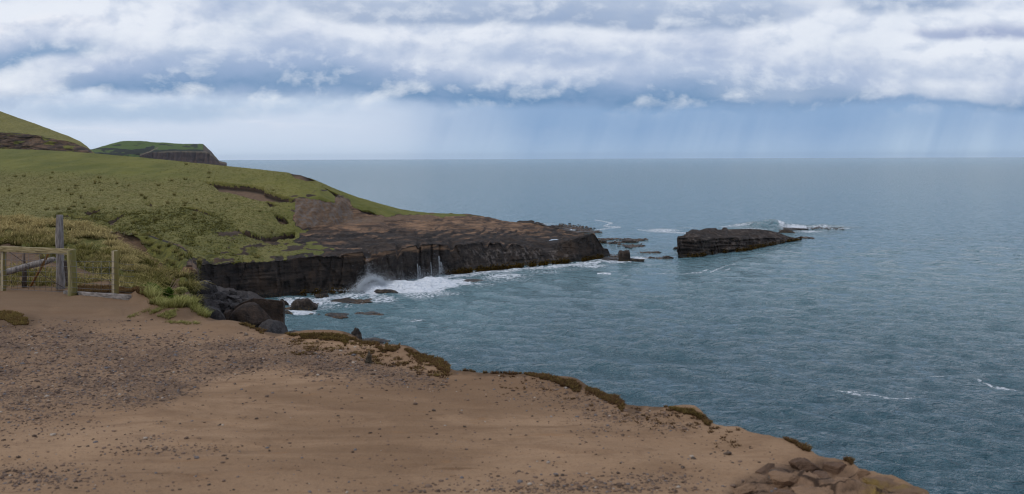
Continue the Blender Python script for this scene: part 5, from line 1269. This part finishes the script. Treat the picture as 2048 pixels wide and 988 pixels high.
# pools of sea water left on the rock platform
m, g = mat('pool_water'); g.out(g.principled((.10, .16, .2), .04, .5))
def pool(label, k):
    pts = np.array(POOLS[k]); c = pts.mean(0); bm = bmesh.new(); vs = []
    for x, y in c + (pts - c) * np.array([1.25, 1.5]):
        qx, qy = unroll(x, y); Y = (CAMZ - poolz[k]) / qy * F; vs.append(bm.verts.new((qx / F * Y, Y, poolz[k])))
    bm.faces.new(vs); bmesh.ops.recalc_face_normals(bm, faces=bm.faces)
    me = bpy.data.meshes.new('rock_pool'); bm.to_mesh(me); bm.free()
    tag(link('rock_pool', me, m), label, kind='structure')
pool('pale water lying in a long pool on the rock platform', 0)
pool('small water pool shining near the back of the platform', 1)

# spray: drops thrown up where the swell meets the cliff
drops = []
def burst(cx, cy, rx, ry, n, size, Yoff=-1.5, top=1.6, x_pow=1):
    n = int(n * 2.2); size = size * .72
    u = rk_.normal(size=n) * .5; v = np.abs(rk_.normal(size=n)) ** 1.2 * .55
    x = cx + rx * u; y = cy - ry * v * top * (1 - .5 * np.abs(u)) * (1 + .6 * fbm(x / 5, cy / 9, v, 3))
    Yc = A_Y(x) + Yoff + .8 * rk_.normal(size=n)
    drops.append((P(x, y, Yc), size * (.5 + rk_.random(n) ** 3 * 1.6) * (1.1 - .5 * np.clip(v, 0, 1))))
def arc(pts, wd, n, size, Yoff=-1.6, up=0):
    n = int(n * 2.2); size = size * .72
    seg = np.array(pts, float); t = rk_.random(n); k = np.linspace(0, 1, len(seg))
    x = np.interp(t, k, seg[:, 0]) + wd * rk_.normal(size=n); y = np.interp(t, k, seg[:, 1]) + wd * .8 * rk_.normal(size=n) - up * np.abs(rk_.normal(size=n)) ** 2
    drops.append((P(x, y, A_Y(x) + Yoff + .6 * rk_.normal(size=n)), size * (.5 + rk_.random(n) ** 3 * 1.6)))
arc([(717, 586), (721, 572), (732, 562), (748, 557), (760, 562), (768, 568)], 2.6, 4200, .050, up=2.0)
burst(740, 586, 34, 22, 5200, .050); burst(752, 580, 46, 22, 3800, .036); burst(735, 580, 20, 20, 2500, .05)
arc([(764, 569), (790, 571), (815, 575), (838, 576), (860, 570), (890, 563)], 2.8, 6500, .05, up=3.0)
burst(800, 582, 90, 12, 5200, .055, -2.2); burst(868, 572, 56, 14, 6500, .05, -2); burst(850, 572, 60, 16, 2600, .03); burst(778, 568, 10, 14, 400, .03); burst(804, 572, 5, 16, 260, .035)
burst(880, 562, 40, 22, 2400, .026)
for x0, y0, y1, n, wd in [(835, 528, 572, 460, .6), (839, 532, 560, 220, 1.1), (861.5, 525, 560, 300, .5), (878, 512, 558, 520, 1.1), (882, 524, 545, 260, 1.6)]:
    t = rk_.random(n); x = x0 + wd * rk_.normal(size=n) * (.5 + t) + 1.2 * np.sin(t * 3); drops.append((P(x, y0 + (y1 - y0) * t, A_Y(x) - .9 + .25 * rk_.normal(size=n)), .035 * (.5 + rk_.random(n))))
def reefburst(cx, cy, rx, ry, n, size):
    x = cx + rx * rk_.normal(size=n) * .5; y = cy - ry * np.abs(rk_.normal(size=n)) * .6; Y = sea_Y(cx, cy + 1) + .6 * rk_.normal(size=n); drops.append((P(x, y, Y), size * (.5 + rk_.random(n) ** 2)))
reefburst(1568, 456, 16, 10, 1600, .05); reefburst(1548, 442, 18, 3, 600, .04); reefburst(1592, 458, 46, 4, 900, .05); reefburst(1640, 457, 46, 2, 300, .05)
Vp = np.array([(1, 1, 1), (-1, -1, 1), (-1, 1, -1), (1, -1, -1)], float) * .8; Tp = np.array([(0, 1, 2), (0, 3, 1), (0, 2, 3), (1, 3, 2)])
p = np.concatenate([d_[0] for d_ in drops]); s = np.concatenate([d_[1] for d_ in drops]); n = len(p)
p[:, 2] = np.maximum(p[:, 2], .05)
a = rk_.random(n) * 6.28; V = Vp[None] * (.62 * s)[:, None, None]
V = np.stack([V[..., 0] * np.cos(a)[:, None] - V[..., 1] * np.sin(a)[:, None], V[..., 0] * np.sin(a)[:, None] + V[..., 1] * np.cos(a)[:, None], V[..., 2]], -1) + p[:, None]
T = (Tp[None] + (np.arange(n) * 4)[:, None, None]).reshape(-1, 3)
m, g = mat('spray_drops'); b = g.n('ShaderNodeBsdfDiffuse'); b.inputs[0].default_value = (.86, .9, .93, 1); tr = g.n('ShaderNodeBsdfTranslucent'); tr.inputs[0].default_value = (.86, .9, .93, 1)
mx = g.n('ShaderNodeMixShader'); mx.inputs[0].default_value = .4; g.nt.links.new(b.outputs[0], mx.inputs[1]); g.nt.links.new(tr.outputs[0], mx.inputs[2]); g.out(E(g, mx.outputs[0]))
tag(link('spray', np_mesh('spray', V.reshape(-1, 3), tris=T), m), 'white spray bursting against the foot of the cliff', kind='stuff')
# ------------------------------------------------------------------ sea air
bm = bmesh.new(); bmesh.ops.create_cube(bm, size=1.0)
for v in bm.verts: v.co = Vector((v.co.x * 50000, 8200 + v.co.y * 17600, 40 + v.co.z * 92))
me = bpy.data.meshes.new('haze'); bm.to_mesh(me); bm.free()
m, g = mat('haze_air'); pv_ = g.n('ShaderNodeVolumePrincipled'); pv_.inputs['Color'].default_value = (.66, .83, 1.0, 1); pv_.inputs['Density'].default_value = .000022; pv_.inputs['Anisotropy'].default_value = .2
g.out(None, E(g, pv_.outputs[0]))
tag(link('haze', me, m), 'thin sea haze filling the air', kind='stuff')
